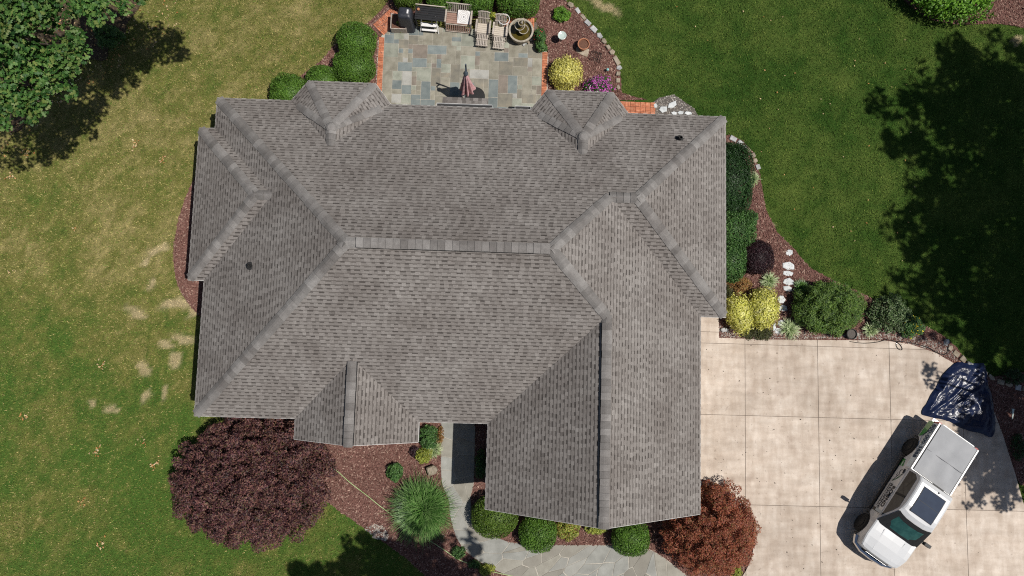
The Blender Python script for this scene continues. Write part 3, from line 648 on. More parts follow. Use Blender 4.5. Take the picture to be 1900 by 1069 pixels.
for b_, rr, ap in ((BAYS[0], r1, ap1), (BAYS[1], r2, ap2)):
    hw = (b_[1] - b_[0]) / 2
    for e in ((b_[2], yBay), (b_[3], yBay)): caps(e, ap, ZE, ZE + PB_ * hw, .25, .25, half=.17)
    for sx in (0, 1):
        e = (b_[sx], yN); f = .18; caps((e[0] + (ap[0] - e[0]) * f, e[1] + (ap[1] - e[1]) * f), ap, ZE + PB_ * hw * f, ZE + PB_ * hw, .3, .3, half=.17)
    caps(rr, ap, ZE + PB_ * hw, ZE + PB_ * hw, P, P, half=.18)
    v = MB(); v.lathe([(.24, -.11), (.17, .0), (.10, .045), (.02, .055)], 10, (ap[0], ap[1], ZE + PB_ * hw)); v.build('ridge_cap', MT['cap'], roof)
for (a, b, h, lbl) in (((pA[0] + .35, ym), (pB[0] - .1, ym), hm, 0), ((xg, pE[1] - .25), (xg, ygS + .45), hg, 1), ((xs, yS + hs - .1), (xs, yG), hs, 2)):
    A = Vector((a[0], a[1], zr(h))); B = Vector((b[0], b[1], zr(h))); d = (B - A).normalized(); s_ = Vector((d.y, -d.x, 0)); v = MB()
    w = .185
    v.quadbox([A - s_ * w - Vector((0, 0, w * P - .0)), A + s_ * w - Vector((0, 0, w * P)), B + s_ * w - Vector((0, 0, w * P)), B - s_ * w - Vector((0, 0, w * P)), A - s_ * .17 + Vector((0, 0, -.045)), A + s_ * .17 + Vector((0, 0, -.045)), B + s_ * .17 + Vector((0, 0, -.045)), B - s_ * .17 + Vector((0, 0, -.045))])
    v.build('ridge_vent', MT['black'], roof)
    caps(a, b, zr(h), zr(h), .28, .28, step=.24, half=.168, lift=.03)
caps((xg, pE[1] - .25), pE, zr(hg), zr(hg), P, P, half=.175); caps((xg, ygS), (xg, ygS + .45), zr(hg), zr(hg), .4, .4, half=.18)
caps(pA, (pA[0] + .35, ym), zr(hm), zr(hm), P, P, half=.175)
for px, py, z in ((463, 493, 4.5), (1267, 251, 4.25)):
    g = G(px, py, z); zz = ZE + P * ((g.x - xW) if g.x < 0 else (yN - g.y)); q = (g.x, g.y, zz)
    v = MB(); v.lathe([(.065, -.05), (.065, .22), (.05, .22), (.05, .12)], 12, q); po = v.build('vent_pipe', MT['rubber'], roof, org=q)
    v = MB(); v.lathe([(.16, -.12), (.15, .035), (.075, .06)], 12, q); v.build('boot', MT['rubber'], roof, org=q)
# walls
w = MB(); I = .42
def wb(x0, x1_, y0, y1_, z=ZE - .1): w.quadbox([(x0, y0, 0), (x1_, y0, 0), (x1_, y1_, 0), (x0, y1_, 0), (x0, y0, z), (x1_, y0, z), (x1_, y1_, z), (x0, y1_, z)])
wb(xW + I, xgE - I, yS + I, yN - I); wb(xgE - I, xE - I, yNS + I, yN - I - .003); wb(xgW + I, xgE - I - .003, ygS + .3, yS + I); wb(xB + I, xW + I, y2 + I, y1 - I); wb(xa + I, xb - I, yG + .3, yS + I)
for x0, x1_, y, h in ((xgW + I, xgE - I, ygS + .3, hg), (xa + I, xb - I, yG + .3, hs)):
    xm = (x0 + x1_) / 2; zt = ZE + P * h - .16; zz = ZE + P * I - .16
    w.quadbox([(x0, y + .004, ZE - .11), (x1_, y + .004, ZE - .11), (x1_, y + .2, ZE - .11), (x0, y + .2, ZE - .11), (xm - .01, y + .004, zt), (xm + .01, y + .004, zt), (xm + .01, y + .2, zt), (xm - .01, y + .2, zt)])
for b_ in BAYS:
    w.prism([(b_[0] + I, yN - I), (b_[2] + .2, yBay - I), (b_[3] - .2, yBay - I), (b_[1] - I, yN - I)], 0, ZE - .1)
w.build('wall', MT['wall'], house, org=(0, 0, 0))
# small hood roof over the patio door, and the gutter above it
hx0, hx1 = -2.34, -.54; v = MB(); v.quadbox([(hx0, 9.15, 2.62), (hx0, 10.2, 2.28), (hx1, 10.2, 2.28), (hx1, 9.15, 2.62), (hx0, 9.15, 2.70), (hx0, 10.2, 2.36), (hx1, 10.2, 2.36), (hx1, 9.15, 2.70)][::1])
hood = v.build('door_hood', MT['deck'], house); Vh = []; Fh = []; Th = []
for r in range(8):
    y_ = 10.21 - r * .135; u = hx0 - .01 - rs.uniform(0, .1); hi = True
    while u < hx1 + .01:
        wd = rs.uniform(.12, .24); a, b = max(u, hx0 - .01), min(u + wd, hx1 + .01); u += wd; hi = not hi
        if b - a < .02: continue
        z0 = 2.362 + (10.2 - y_) * .324; z1 = z0 + .135 * .324; h = .018 if hi else .008; n0 = len(Vh)
        Vh += [(a, y_, z0), (b, y_, z0), (a, y_, z0 + h), (b, y_, z0 + h), (b, y_ - .135, z1 + .002), (a, y_ - .135, z1 + .002)]; Fh += [(n0, n0 + 1, n0 + 3, n0 + 2), (n0 + 2, n0 + 3, n0 + 4, n0 + 5)]; t_ = rs.gauss(.6, .15) * (1 if hi else .6); Th += [.3, t_]
tag(np_mesh('shingle_field', Vh, Fh, MT['shingle'], hood, fattr=Th), kind='stuff')
for gx0, gx1 in ((-2.52, -.35), (.55, 1.15)):
    gm = MB(); gm.box(((gx0 + gx1) / 2, yN + .125, 2.93), (gx1 - gx0, .012, .13)); gm.box(((gx0 + gx1) / 2, yN + .02, 2.92), (gx1 - gx0, .006, .10))
    for xx in (gx0, gx1): gm.box((xx, yN + .07, 2.92), (.008, .105, .11))
    go = gm.build('gutter', MT['trim'], house); gi = MB(); gi.box(((gx0 + gx1) / 2, yN + .07, 2.885), (gx1 - gx0 - .02, .095, .02)); gi.build('gutter_floor', MT['black'], go)

# ------------------------------------------------------------------ plants
def leaves(name, Pp, Nn, L, W, mat_, parent, org, fold=.25, lobed=False, jit=.35):
    n = len(Pp); Nn = Nn / (np.linalg.norm(Nn, axis=1, keepdims=True) + 1e-9); r = rng.normal(size=(n, 3)); d = r - (r * Nn).sum(1, keepdims=True) * Nn; d /= np.linalg.norm(d, axis=1, keepdims=True) + 1e-9
    s = np.cross(Nn, d); l = (L * rng.uniform(1 - jit, 1 + jit, n))[:, None]; w_ = (W * rng.uniform(1 - jit, 1 + jit, n))[:, None]
    if lobed:
        pts = [(-.5, 0), (-.25, .32), (-.12, .14), (.08, .5), (.2, .18), (.42, .3), (.5, 0), (.42, -.3), (.2, -.18), (.08, -.5), (-.12, -.14), (-.25, -.32)]
    else: pts = [(-.5, 0), (0, .5), (.5, 0), (0, -.5)]
    V = np.stack([Pp + d * l * a + s * w_ * b - Nn * w_ * abs(b) * fold for a, b in pts], 1); k = len(pts)
    return np_mesh(name, V.reshape(-1, 3), np.arange(n * k).reshape(-1, k), mat_, parent, org)
def sph(n):
    v = rng.normal(size=(n, 3)); return v / np.linalg.norm(v, axis=1, keepdims=True)
def stem(parent, base, h, r, n=4, spread=.3, name='stem', mat_='bark'):
    b = MB()
    for i in range(n):
        a = 2 * math.pi * i / n + random.random(); e = (base[0] + math.cos(a) * spread, base[1] + math.sin(a) * spread, base[2] + h)
        b.tube([base, (base[0] + math.cos(a) * spread * .4, base[1] + math.sin(a) * spread * .4, base[2] + h * .5), e], [r, r * .8, r * .4], 5)
    b.build(name, MT[mat_], parent, org=tuple(base))
def mound(label, cat, px, py, rpx, rpy, h, m, n=None, leaf=.058, group=None, name='boxwood_shrub', ex=2.4, lump=.05, zc=None, rz=0.0, shag=.10, aspect=.6):
    zc = h * .5 if zc is None else zc; g = G(px, py, zc); sc = FPX / (CAM_H - zc); rx, ry = rpx / sc, rpy / sc; base = (g.x, g.y, .02)
    t = thing(name, label, cat, base, 0, group)
    n = n or int(2600 * (rx * ry + (rx + ry) * .5 * h) / leaf ** 2 * .0062)
    d = sph(n); d = d[d[:, 2] > -.55]; n = len(d)
    k = (np.abs(d[:, 0]) ** ex + np.abs(d[:, 1]) ** ex + np.abs(d[:, 2]) ** ex) ** (-1 / ex)
    lum = 1 + lump * 2 * (fbm(d[:, 0] * 2.5 + g.x * 3, d[:, 1] * 2.5 + d[:, 2] * 2.1 + g.y, 3, 3) - .5) * 2
    f = (k * lum * (1 - shag * rng.random(n) ** 1.5 + shag * .35 * rng.random(n) ** 3))[:, None]; S = np.array([rx, ry, h / 2])
    p = d * f * S; c, s_ = math.cos(rz), math.sin(rz); p = np.stack([p[:, 0] * c - p[:, 1] * s_, p[:, 0] * s_ + p[:, 1] * c, p[:, 2] + h / 2 + .02], -1) + np.array([g.x, g.y, 0])
    N_ = d / S; N_ /= np.linalg.norm(N_, axis=1, keepdims=True); N_ = N_ + rng.normal(size=(n, 3)) * .55
    leaves('foliage', p, N_, leaf, leaf * aspect, LM[m], t, base)
    # inner twigs and shaded leaves that close the shrub
    ni = 3200; di = sph(ni); di[:, 2] = np.where(di[:, 2] < -.5, -di[:, 2], di[:, 2]); ki = (np.abs(di) ** ex).sum(1) ** (-1 / ex); pi_ = di * (ki * rng.uniform(.74, .9, ni))[:, None] * S; pi_ = np.stack([pi_[:, 0] * c - pi_[:, 1] * s_, pi_[:, 0] * s_ + pi_[:, 1] * c, pi_[:, 2] + h / 2 + .02], -1) + np.array([g.x, g.y, 0]); pi_[:, 2] = np.maximum(pi_[:, 2], .05)
    big = max(rx, ry) * .085
    leaves('inner_foliage', pi_, di, big, big, LM[m], t, base, fold=0)
    stem(t, base, h * .5, .03, 4, rx * .4)
    return t
def loose(label, cat, px, py, rpx, rpy, h, m, clumps=14, per=160, leaf=.07, group=None, name='leafy_shrub', cr=.3, zc=None, flat=.75, aspect=.5, low=.25, extra=None, rim=1.0, trunk=None, base_px=None):
    zc = h * .55 if zc is None else zc; g = G(px, py, zc); sc = FPX / (CAM_H - zc); rx, ry = rpx / sc, rpy / sc; base = (g.x, g.y, .02)
    if base_px: q = G(*base_px); base = (q.x, q.y, .02)
    t = thing(name, label, cat, base, 0, group); cs = []
    R0 = cr * (rx + ry) / 2
    for i in range(clumps):
        a = i * 2.39996 + random.uniform(-.3, .3); q = math.sqrt((i + .5) / clumps) * rim * random.uniform(.93, 1.09); rr = R0 * random.uniform(.55, 1.45)
        x = math.cos(a) * q * max(.05, rx - R0 * .7); y = math.sin(a) * q * max(.05, ry - R0 * .7); top = h * (1 - .55 * q ** 2.2) - rr * flat
        cs.append((g.x + x, g.y + y, max(low * .4, top * random.uniform(.66, 1.06)), rr))
    Pp = []; Nn = []
    for x, y, z, rr in cs:
        k = int(per * (rr / R0) ** 2); d = sph(k); d[:, 2] = np.where(d[:, 2] < -.35, -d[:, 2], d[:, 2]); f = rng.uniform(.45, 1.08, k) ** .6
        Pp.append(np.array([x, y, z]) + d * f[:, None] * np.array([rr, rr, rr * flat])); Nn.append(d + np.array([0, 0, .7]) + rng.normal(size=(k, 3)) * .6)
    k = int(clumps * per * .28); a = rng.uniform(0, 6.283, k); q = np.sqrt(rng.random(k)) * .9; zz = rng.uniform(low, .6, k) * h * (1 - .5 * q ** 2)
    Pp.append(np.stack([g.x + np.cos(a) * q * rx, g.y + np.sin(a) * q * ry, zz], -1)); Nn.append(rng.normal(size=(k, 3)) * .6 + np.array([0, 0, 1]))
    leaves('foliage', np.concatenate(Pp), np.concatenate(Nn), leaf, leaf * aspect, LM[m], t, base)
    b = MB(); tr = trunk or .035; top = (base[0], base[1], h * .32); b.tube([base, top], [tr * 1.2, tr], 7)
    for x, y, z, rr in cs[::max(1, len(cs) // 26)]:
        mid = ((top[0] + x) / 2 + random.uniform(-.1, .1), (top[1] + y) / 2 + random.uniform(-.1, .1), (top[2] + z) / 2 + h * .04); b.tube([top, mid, (x, y, z)], [tr * .6, tr * .35, tr * .12], 5)
    b.build('trunk' if trunk else 'stem', MT['bark'], t, org=base)
    if extra:
        em, en, es = extra; i = rng.integers(0, len(cs), en); d = sph(en); d[:, 2] = np.abs(d[:, 2]); C = np.array(cs)[i]; pp = C[:, :3] + d * (C[:, 3:4] * np.array([1.05, 1.05, flat * 1.1]))
        leaves('flower_cluster', pp, d + np.array([0, 0, .8]), es, es * .8, LM[em], t, base)['kind'] = 'stuff'
    return t
def spray(label, cat, px, py, rpx, h, m, n=160, w=.018, group=None, name='liriope_clump', seg=4, droop=1.0, base_r=.06, zc=None):
    zc = h * .4 if zc is None else zc; g = G(px, py, zc); r = rpx / (FPX / (CAM_H - zc)); base = (g.x, g.y, .02); t = thing(name, label, cat, base, 0, group)
    a = rng.uniform(0, 6.283, n); q = rng.uniform(.25, 1.0, n) ** .7; L = r * rng.uniform(.85, 1.1, n); V = np.zeros((n, seg + 1, 2, 3)); br = base_r * np.sqrt(rng.random(n)); ba = rng.uniform(0, 6.283, n)
    bend = rng.normal(0, .12, n)
    for k in range(seg + 1):
        f = k / seg; rad = q * L * (f ** 1.15); hz = h * ((1.25 - .55 * q) * f * (1 - droop * (.18 + .42 * q) * f)) * 1.25; aa = a + bend * f
        cx = g.x + np.cos(ba) * br + np.cos(aa) * rad; cy = g.y + np.sin(ba) * br + np.sin(aa) * rad; ww = w * (1 - f * .85) * (.55 + min(f * 3, .45))
        V[:, k, 0] = np.stack([cx - np.sin(aa) * ww, cy + np.cos(aa) * ww, hz + .02], -1); V[:, k, 1] = np.stack([cx + np.sin(aa) * ww, cy - np.cos(aa) * ww, hz + .02], -1)
    idx = np.arange(n)[:, None] * (2 * (seg + 1)) + np.arange(seg)[None] * 2; F = np.stack([idx, idx + 1, idx + 3, idx + 2], -1).reshape(-1, 4)
    np_mesh('blades', V.reshape(-1, 3), F, LM[m], t, base)
    b = MB(); b.lathe([(base_r * 1.1, 0), (base_r * .9, .05), (base_r * .4, .08)], 8, base); b.build('crown', MT['bark'], t, org=base)
    return t
PB = 'clipped boxwoods beside the patio'
mound('round clipped boxwood beside the left brick edge, largest and nearest the grill', 'shrub', 662, 76, 37, 34, 1.15, 'box', group=PB)
mound('wide clipped boxwood touching the top of the left roof bay', 'shrub', 657, 126, 40, 34, 1.15, 'box', group=PB)
mound('small clipped boxwood half hidden behind the left roof bay', 'shrub', 598, 150, 31, 29, .95, 'box', group=PB)
mound('round clipped boxwood farthest left along the rear wall', 'shrub', 537, 171, 36, 35, 1.0, 'box', group=PB)
HG = 'boxwood hedge behind the patio furniture'
for px, w_, l_, m_ in ((757, 30, 'first hedge boxwood from the left, behind the covered grill', 'boxy'), (823, 34, 'hedge boxwood behind the black table and the wooden loveseat', 'box'), (888, 31, 'hedge boxwood behind the slatted reclining chairs', 'box'), (962, 42, 'last hedge boxwood on the right, behind the stone fountain', 'box')):
    mound(l_, 'shrub', px, {757: -30, 823: -24, 888: -18, 962: -12}[px], w_, 46, 1.2, m_, group=HG, ex=3.6, lump=.03)
FB = 'clipped boxwoods along the front walk'
mound('wide clipped boxwood at the left corner of the garage gable', 'shrub', 917, 957, 42, 38, 1.05, 'boxy', group=FB)
mound('round clipped boxwood between the garage corner and the yellow shrubs', 'shrub', 997, 989, 34, 33, 1.0, 'box', group=FB)
mound('round clipped boxwood right of the garage ridge by the walk', 'shrub', 1170, 998, 34, 32, 1.0, 'box', group=FB)
EH = 'evergreen hedge along the east wall'
mound('long very dark evergreen hedge along the east eave', 'hedge', 1352, 332, 42, 70, 1.5, 'dark', group=EH, name='hedge', ex=4.0, leaf=.06)
mound('bushy green hedge block below the long dark hedge', 'hedge', 1358, 424, 42, 38, 1.35, 'green', group=EH, name='hedge', ex=3.0, leaf=.07)
mound('narrow green hedge end beside the purple barberry', 'hedge', 1352, 482, 29, 42, 1.3, 'green', group=EH, name='hedge', ex=3.2, leaf=.07)
mound('dark purple barberry mound in the east bed', 'shrub', 1405, 478, 30, 33, .9, 'barberry', name='barberry_shrub', leaf=.045, lump=.08)
mound('bright yellow shrub in the patio side bed', 'shrub', 1050, 135, 32, 31, .95, 'yellow', name='golden_shrub', leaf=.095, lump=.07, shag=.28, aspect=.4)
mound('yellow shrub tight against the house corner by the driveway', 'shrub', 1371, 582, 27, 38, .95, 'gold', name='golden_shrub', leaf=.11, lump=.09, shag=.32, aspect=.35, rz=.25)
mound('larger golden yellow shrub beside the stepping stones', 'shrub', 1416, 572, 29, 40, 1.05, 'gold', name='golden_shrub', leaf=.11, lump=.08, shag=.32, aspect=.35)
mound('bright green shrub mound at the top right bed', 'shrub', 1768, -30, 92, 72, 1.5, 'bright', name='groundcover_shrub', leaf=.13, lump=.12, shag=.22)
loose('large purple-leaf Japanese maple by the front left corner', 'tree', 456, 899, 147, 119, 2.7, 'purple', clumps=420, per=125, leaf=.10, name='purple_maple', cr=.085, flat=.55, aspect=.45, zc=1.5, trunk=.11)
loose('rust-red Japanese maple beside the driveway curve', 'tree', 1330, 990, 92, 88, 2.7, 'red', clumps=240, per=130, leaf=.085, name='red_maple', cr=.11, flat=.6, aspect=.4, zc=1.7, trunk=.09)
t_ = loose('big feathery green juniper by the driveway edge', 'shrub', 1542, 571, 72, 53, 1.5, 'juniper', clumps=90, per=190, leaf=.13, name='juniper_shrub', cr=.19, flat=.8, aspect=.22, zc=.8)
loose('loose rose bush with greyish leaves right of the juniper', 'shrub', 1655, 583, 43, 40, .9, 'rose', clumps=60, per=40, leaf=.10, name='rose_bush', cr=.2)
loose('green bush dotted with yellow flowers at the bed end', 'shrub', 1694, 605, 26, 24, .8, 'green', clumps=22, per=110, leaf=.07, name='flowering_bush', cr=.3, extra=('ypetal', 70, .06))
loose('tan and rust plant between the hedge and yellow shrubs', 'plant', 1372, 528, 26, 20, .5, 'rust', clumps=18, per=90, leaf=.06, name='perennial_plant', cr=.3)
loose('olive green plant tucked under the east eave', 'plant', 1352, 548, 14, 20, .5, 'matj', clumps=8, per=90, leaf=.06, name='perennial_plant', cr=.4)
loose('low dull green mat juniper spilling onto the driveway', 'plant', 1408, 618, 34, 15, .28, 'matj', clumps=26, per=110, leaf=.05, name='mat_juniper', cr=.3, flat=.4)
loose('green leafy perennial beside the long dark hedge', 'plant', 1397, 405, 13, 20, .5, 'green', clumps=10, per=70, leaf=.07, name='perennial_plant', cr=.35)
loose('magenta flowering bush by the right roof bay', 'shrub', 1112, 158, 32, 22, .8, 'green', clumps=24, per=90, leaf=.06, name='flowering_bush', cr=.28, extra=('flower', 420, .075))
loose('bright green shrub at the top of the mulch bed', 'shrub', 1044, 24, 19, 15, .6, 'bright', clumps=16, per=90, leaf=.07, name='leafy_shrub', cr=.32)
loose('pale yellow plant at the right roof bay eave', 'plant', 1047, 163, 18, 8, .35, 'yellow', clumps=10, per=60, leaf=.08, name='perennial_plant', cr=.4, aspect=.3)
loose('dark green shrub beside the entry walk under the small gable', 'shrub', 793, 812, 19, 25, .8, 'green', clumps=20, per=100, leaf=.075, name='leafy_shrub', cr=.3)
loose('orange-leaved plant at the walk edge', 'plant', 817, 808, 8, 17, .4, 'rust', clumps=8, per=60, leaf=.06, name='perennial_plant', cr=.4)
loose('yellow-green bush above the grey boulder', 'shrub', 786, 845, 18, 17, .55, 'lime', clumps=14, per=80, leaf=.065, name='leafy_shrub', cr=.32)
loose('small dark purple plant left of the yellow-green bush', 'plant', 768, 838, 10, 11, .4, 'barberry', clumps=8, per=60, leaf=.06, name='perennial_plant', cr=.4)
loose('small glossy green shrub alone in the front mulch', 'shrub', 732, 877, 16, 18, .55, 'green', clumps=14, per=90, leaf=.085, name='leafy_shrub', cr=.34)
loose('yellow and orange shrub left of the garage ridge', 'shrub', 1053, 985, 26, 20, .6, 'lime', clumps=18, per=70, leaf=.075, name='spirea_shrub', cr=.3, extra=('rust', 130, .06))
loose('yellow-green shrub right below the garage ridge', 'shrub', 1105, 982, 22, 12, .55, 'lime', clumps=14, per=70, leaf=.075, name='spirea_shrub', cr=.32)
loose('yellow plant at the foot of the red maple', 'plant', 1368, 1060, 11, 16, .5, 'lime', clumps=8, per=80, leaf=.07, name='perennial_plant', cr=.4)
loose('green plant beside the hose at the walk edge', 'plant', 850, 1026, 15, 12, .35, 'green', clumps=10, per=60, leaf=.07, name='perennial_plant', cr=.35)
loose('lime plant by the hose at the bottom edge', 'plant', 903, 1058, 16, 12, .4, 'lime', clumps=10, per=60, leaf=.065, name='perennial_plant', cr=.35)
loose('low green plant between hose and walk', 'plant', 880, 1047, 13, 9, .3, 'green', clumps=8, per=50, leaf=.06, name='perennial_plant', cr=.35)
loose('shaded dark shrub in the narrow entry bed', 'shrub', 893, 862, 10, 30, .6, 'green', clumps=10, per=70, leaf=.07, name='leafy_shrub', cr=.4)
loose('shaded bush at the right edge beyond the driveway', 'shrub', 1885, 700, 22, 16, .7, 'dark', clumps=14, per=80, leaf=.07, name='leafy_shrub', cr=.3)
loose('dark shaded bush lower right of the drive edge', 'shrub', 1893, 830, 14, 26, .6, 'dark', clumps=12, per=80, leaf=.07, name='leafy_shrub', cr=.3)
loose('shadowed understory bush below the oak trees', 'shrub', 196, 62, 26, 24, 1.6, 'green', clumps=22, per=90, leaf=.11, name='leafy_shrub', cr=.28)
LG = 'striped liriope clumps'
for px, py, r_, l_ in ((1396, 332, 15, 'pale striped liriope beside the long dark hedge'), (1427, 521, 18, 'striped liriope clump beside the purple barberry'), (1466, 610, 21, 'striped liriope clump at the driveway edge by the stones'), (1616, 611, 16, 'striped liriope clump between juniper and flowering bush'), (805, 834, 16, 'white striped liriope beside the entry walk'), (1487, 533, 15, 'shaded green liriope at the juniper edge')):
    spray(l_, 'plant', px, py, r_ * 1.15, .4, 'liri' if px != 1487 else 'fount', 210, .022, LG)
spray('big green fountain grass clump in the front bed', 'grass', 783, 946, 63, 1.05, 'fount', 2300, .017, None, 'fountain_grass', 6, .95, .32)

# ------------------------------------------------------------------ stones, pebbles, hoses
def rock(name, c, d, rz, mat_, parent, seed, z0=.02, n=7):
    r_ = random.Random(seed); b = MB(); rings = ((.92, 0), (1.0, .45), (.93, .85), (.72, 1.0)); base = [r_.uniform(.82, 1.12) for _ in range(n)]; ph = .5 if n == 4 else r_.random()
    for f, z in rings:
        for k in range(n):
            a = 2 * math.pi * (k + ph) / n; s_ = max(abs(math.cos(a)), abs(math.sin(a))) ** -.7
            x = math.cos(a) * d[0] / 2 * f * base[k] * s_; y = math.sin(a) * d[1] / 2 * f * base[k] * s_
            b.v.append((c[0] + x * math.cos(rz) - y * math.sin(rz), c[1] + x * math.sin(rz) + y * math.cos(rz), z0 + d[2] * z * r_.uniform(.94, 1.04)))
    for i in range(3):
        for k in range(n): b.f.append((i * n + k, i * n + (k + 1) % n, (i + 1) * n + (k + 1) % n, (i + 1) * n + k))
    b.f.append(tuple(3 * n + k for k in range(n)))
    return b.build(name, mat_, parent, org=(c[0], c[1], z0))
def edging(label, pts, items=None, step=.34, seed=1, mats=('stone_tan', 'stone', 'stone_tan')):
    path = [Vector((*p, 0)) for p in GP(pts)]; c0 = path[0]; t = thing('stone_edging', label, 'stone edging', (c0.x, c0.y, 0)); r_ = random.Random(seed); k = 0
    for i in range(len(path) - 1):
        a, b = path[i], path[i + 1]; L = (b - a).length; n = max(1, round(L / step))
        for q in range(n):
            p = a.lerp(b, (q + .5) / n); ang = math.atan2(b.y - a.y, b.x - a.x); k += 1
            rock('stone', (p.x + r_.uniform(-.03, .03), p.y + r_.uniform(-.03, .03)), (L / n * r_.uniform(.8, 1.02), r_.uniform(.16, .30), r_.uniform(.06, .13)), ang + r_.uniform(-.15, .15), MT[r_.choice(mats)], t, seed * 100 + k, n=r_.choice((4, 4, 5)))
    return t
edging('tan and grey stone edging curving round the patio side bed', [(1040, -8), (1052, 6), (1066, 16), (1086, 38), (1106, 62), (1124, 84), (1138, 104), (1148, 122), (1147, 145), (1145, 168)], seed=2)
edging('short grey stone edging at the top of the east bed', [(1352, 256), (1368, 262), (1386, 276), (1398, 294), (1407, 316)], seed=3, mats=('stone', 'stone_tan', 'stone'))
edging('grey block edging between the driveway curve and red maple', [(1290, 893), (1318, 899), (1345, 911), (1367, 931), (1380, 950)], step=.26, seed=4, mats=('stone',))
edging('shadowed stone edging beyond the dark tarp', [(1748, 634), (1766, 650), (1790, 672), (1846, 705), (1880, 716), (1905, 722)], seed=6)
sp = tag(link(bpy.data.objects.new('stepping_stone_path', None)), kind='structure'); WL[sp.name] = Vector((0, 0, 0))
for i, (px, py, w_, h_, rz) in enumerate([(1463, 469, 15, 13, 0), (1462, 494, 24, 16, .1), (1461, 508, 20, 12, -.1), (1463, 523, 22, 14, -.15), (1461, 536, 18, 12, .1), (1449, 556, 15, 18, .4), (1452, 572, 16, 14, .2), (1450, 600, 16, 15, .3), (1443, 614, 14, 11, 0), (1436, 606, 6, 18, -.1)]):
    p = G(px, py); rock('stepping_stone', (p.x, p.y), (w_ / PPM, h_ / PPM, .05), rz, MT['stone_white'], sp, 300 + i, .02, 6)
gr = MB(); gp = GP([(1205, 196), (1222, 182), (1250, 176), (1268, 188), (1288, 202), (1300, 225), (1216, 225)]); gr.prism(gp, -.05, .024); tag(gr.build('gravel_path', MT['gravel'], org=(0, 0, 0)), kind='structure')
def pebbles(poly, n, label, s0=.03, s1=.07):
    x, y = sample_poly(poly, n); n = len(x); r_ = rng.uniform(s0, s1, n); a = rng.uniform(0, 6.283, n); dirs = np.array([(1, 0, .3), (.3, .75, .35), (-.8, .55, .25), (-.85, -.4, .35), (.1, -.8, .3), (0, 0, .85)])
    ca, sa = np.cos(a), np.sin(a); st = rng.uniform(.6, 1, n); V = np.zeros((n, 6, 3))
    for k, d in enumerate(dirs):
        dx, dy = d[0] * r_, d[1] * r_ * st; V[:, k] = np.stack([x + dx * ca - dy * sa, y + dx * sa + dy * ca, .01 + d[2] * r_], -1)
    F = np.concatenate([np.stack([np.arange(n) * 6 + k, np.arange(n) * 6 + (k + 1) % 5, np.arange(n) * 6 + 5], -1) for k in range(5)])
    tag(np_mesh('pebbles', V.reshape(-1, 3), F, MT['pebble']), label, 'pebbles', kind='stuff')
pebbles(gp, 900, 'grey gravel beside the rear brick path', .015, .04)
pebbles(GP([(1334, 604), (1380, 612), (1450, 608), (1540, 622), (1640, 612), (1700, 622), (1760, 640), (1775, 668), (1735, 653), (1688, 637), (1640, 629), (1420, 628), (1334, 625)]), 2400, 'river pebbles along the driveway edge of the east bed', .03, .065)
pebbles(GP([(677, 980), (692, 972), (712, 976), (722, 992), (714, 1006), (692, 996)]), 210, 'heap of pale pebbles at the lawn corner of the front bed', .04, .075)
for i, (px, py, w_, h_, rz) in enumerate([(1247, 196, 20, 12, .45), (1229, 204, 17, 13, 0), (1216, 197, 8, 10, .2), (1250, 211, 11, 8, 0), (1262, 210, 12, 8, .1), (1276, 211, 16, 7, 0)]):
    p = G(px, py); rock('stepping_stone', (p.x, p.y), (w_ / PPM, h_ / PPM, .06), rz, MT['stone_white'], sp, 330 + i, .02, 5)
def boulder(label, px, py, w_, h_, z, m, seed, rz=0.0):
    p = G(px, py, z * .5); t = thing('boulder', label, 'rock', (p.x, p.y, 0)); rock('rock', (p.x, p.y), (w_ / PPM, h_ / PPM, z), rz, MT[m], t, seed, .0, 9)
boulder('grey-brown boulder beside the entry walk', 802, 872, 19, 19, .3, 'stone_tan', 41, .3)
boulder('grey rock by the yellow shrub at the house corner', 1344, 612, 14, 9, .16, 'stone', 42)
boulder('pale rock at the end of the east bed by the hose', 1757, 634, 8, 10, .16, 'stone', 43)
def hose(name, label, pts, r, m, z=.055):
    P_ = smooth([(*G2(*p), z + (.01 * (i % 2))) for i, p in enumerate(pts)], 6); b = MB(); b.tube(P_, r, 6); tag(b.build(name, MT[m], smooth=True), label, 'hose')
hose('garden_hose', 'yellow-green garden hose crossing the front mulch bed', [(575, 838), (600, 857), (625, 873), (650, 895), (680, 918), (705, 938), (735, 960), (770, 985), (800, 1004), (825, 1020), (845, 1034), (862, 1042), (890, 1051), (915, 1060), (950, 1068), (1000, 1076)], .017, 'hose_green')
hose('garden_hose', 'thin black hose looping along the driveway top edge', [(1575, 634), (1600, 637), (1625, 635), (1642, 631), (1658, 633), (1668, 640), (1672, 648), (1667, 649), (1661, 642), (1664, 634), (1680, 635), (1700, 639), (1720, 645), (1735, 654), (1748, 658), (1757, 653), (1756, 646)], .014, 'rubber', .082)

# ------------------------------------------------------------------ garden ornaments
def pot(label, px, py, r_, h, m='terracotta', soil='potsoil', zb=.02, name='plant_pot', z=None):
    g = G(px, py, h * .7 if z is None else z); q = (g.x, g.y, zb); t = thing(name, label, 'pot', q); v = MB()
    v.lathe([(r_ * .68, 0), (r_ * .92, h * .82), (r_ * 1.05, h * .84), (r_ * 1.05, h), (r_ * .90, h), (r_ * .86, h * .8), (r_ * .7, h * .3)], 20, q); v.build('pot_body', MT[m], t, org=q, smooth=False)
    v = MB(); v.lathe([(r_ * .85, h * .55), (r_ * .86, h * .80), (r_ * .4, h * .83)], 16, q); v.build('soil', MT[soil], t, org=q); return t
g = G(1081, 95); rock_t = thing('stone_slab', 'tan stone slab under the terracotta pot', 'stone', (g.x, g.y, 0)); rock('slab_body', (g.x, g.y), (.62, .42, .06), -.35, MT['stone_tan'], rock_t, 51, .02, 8)
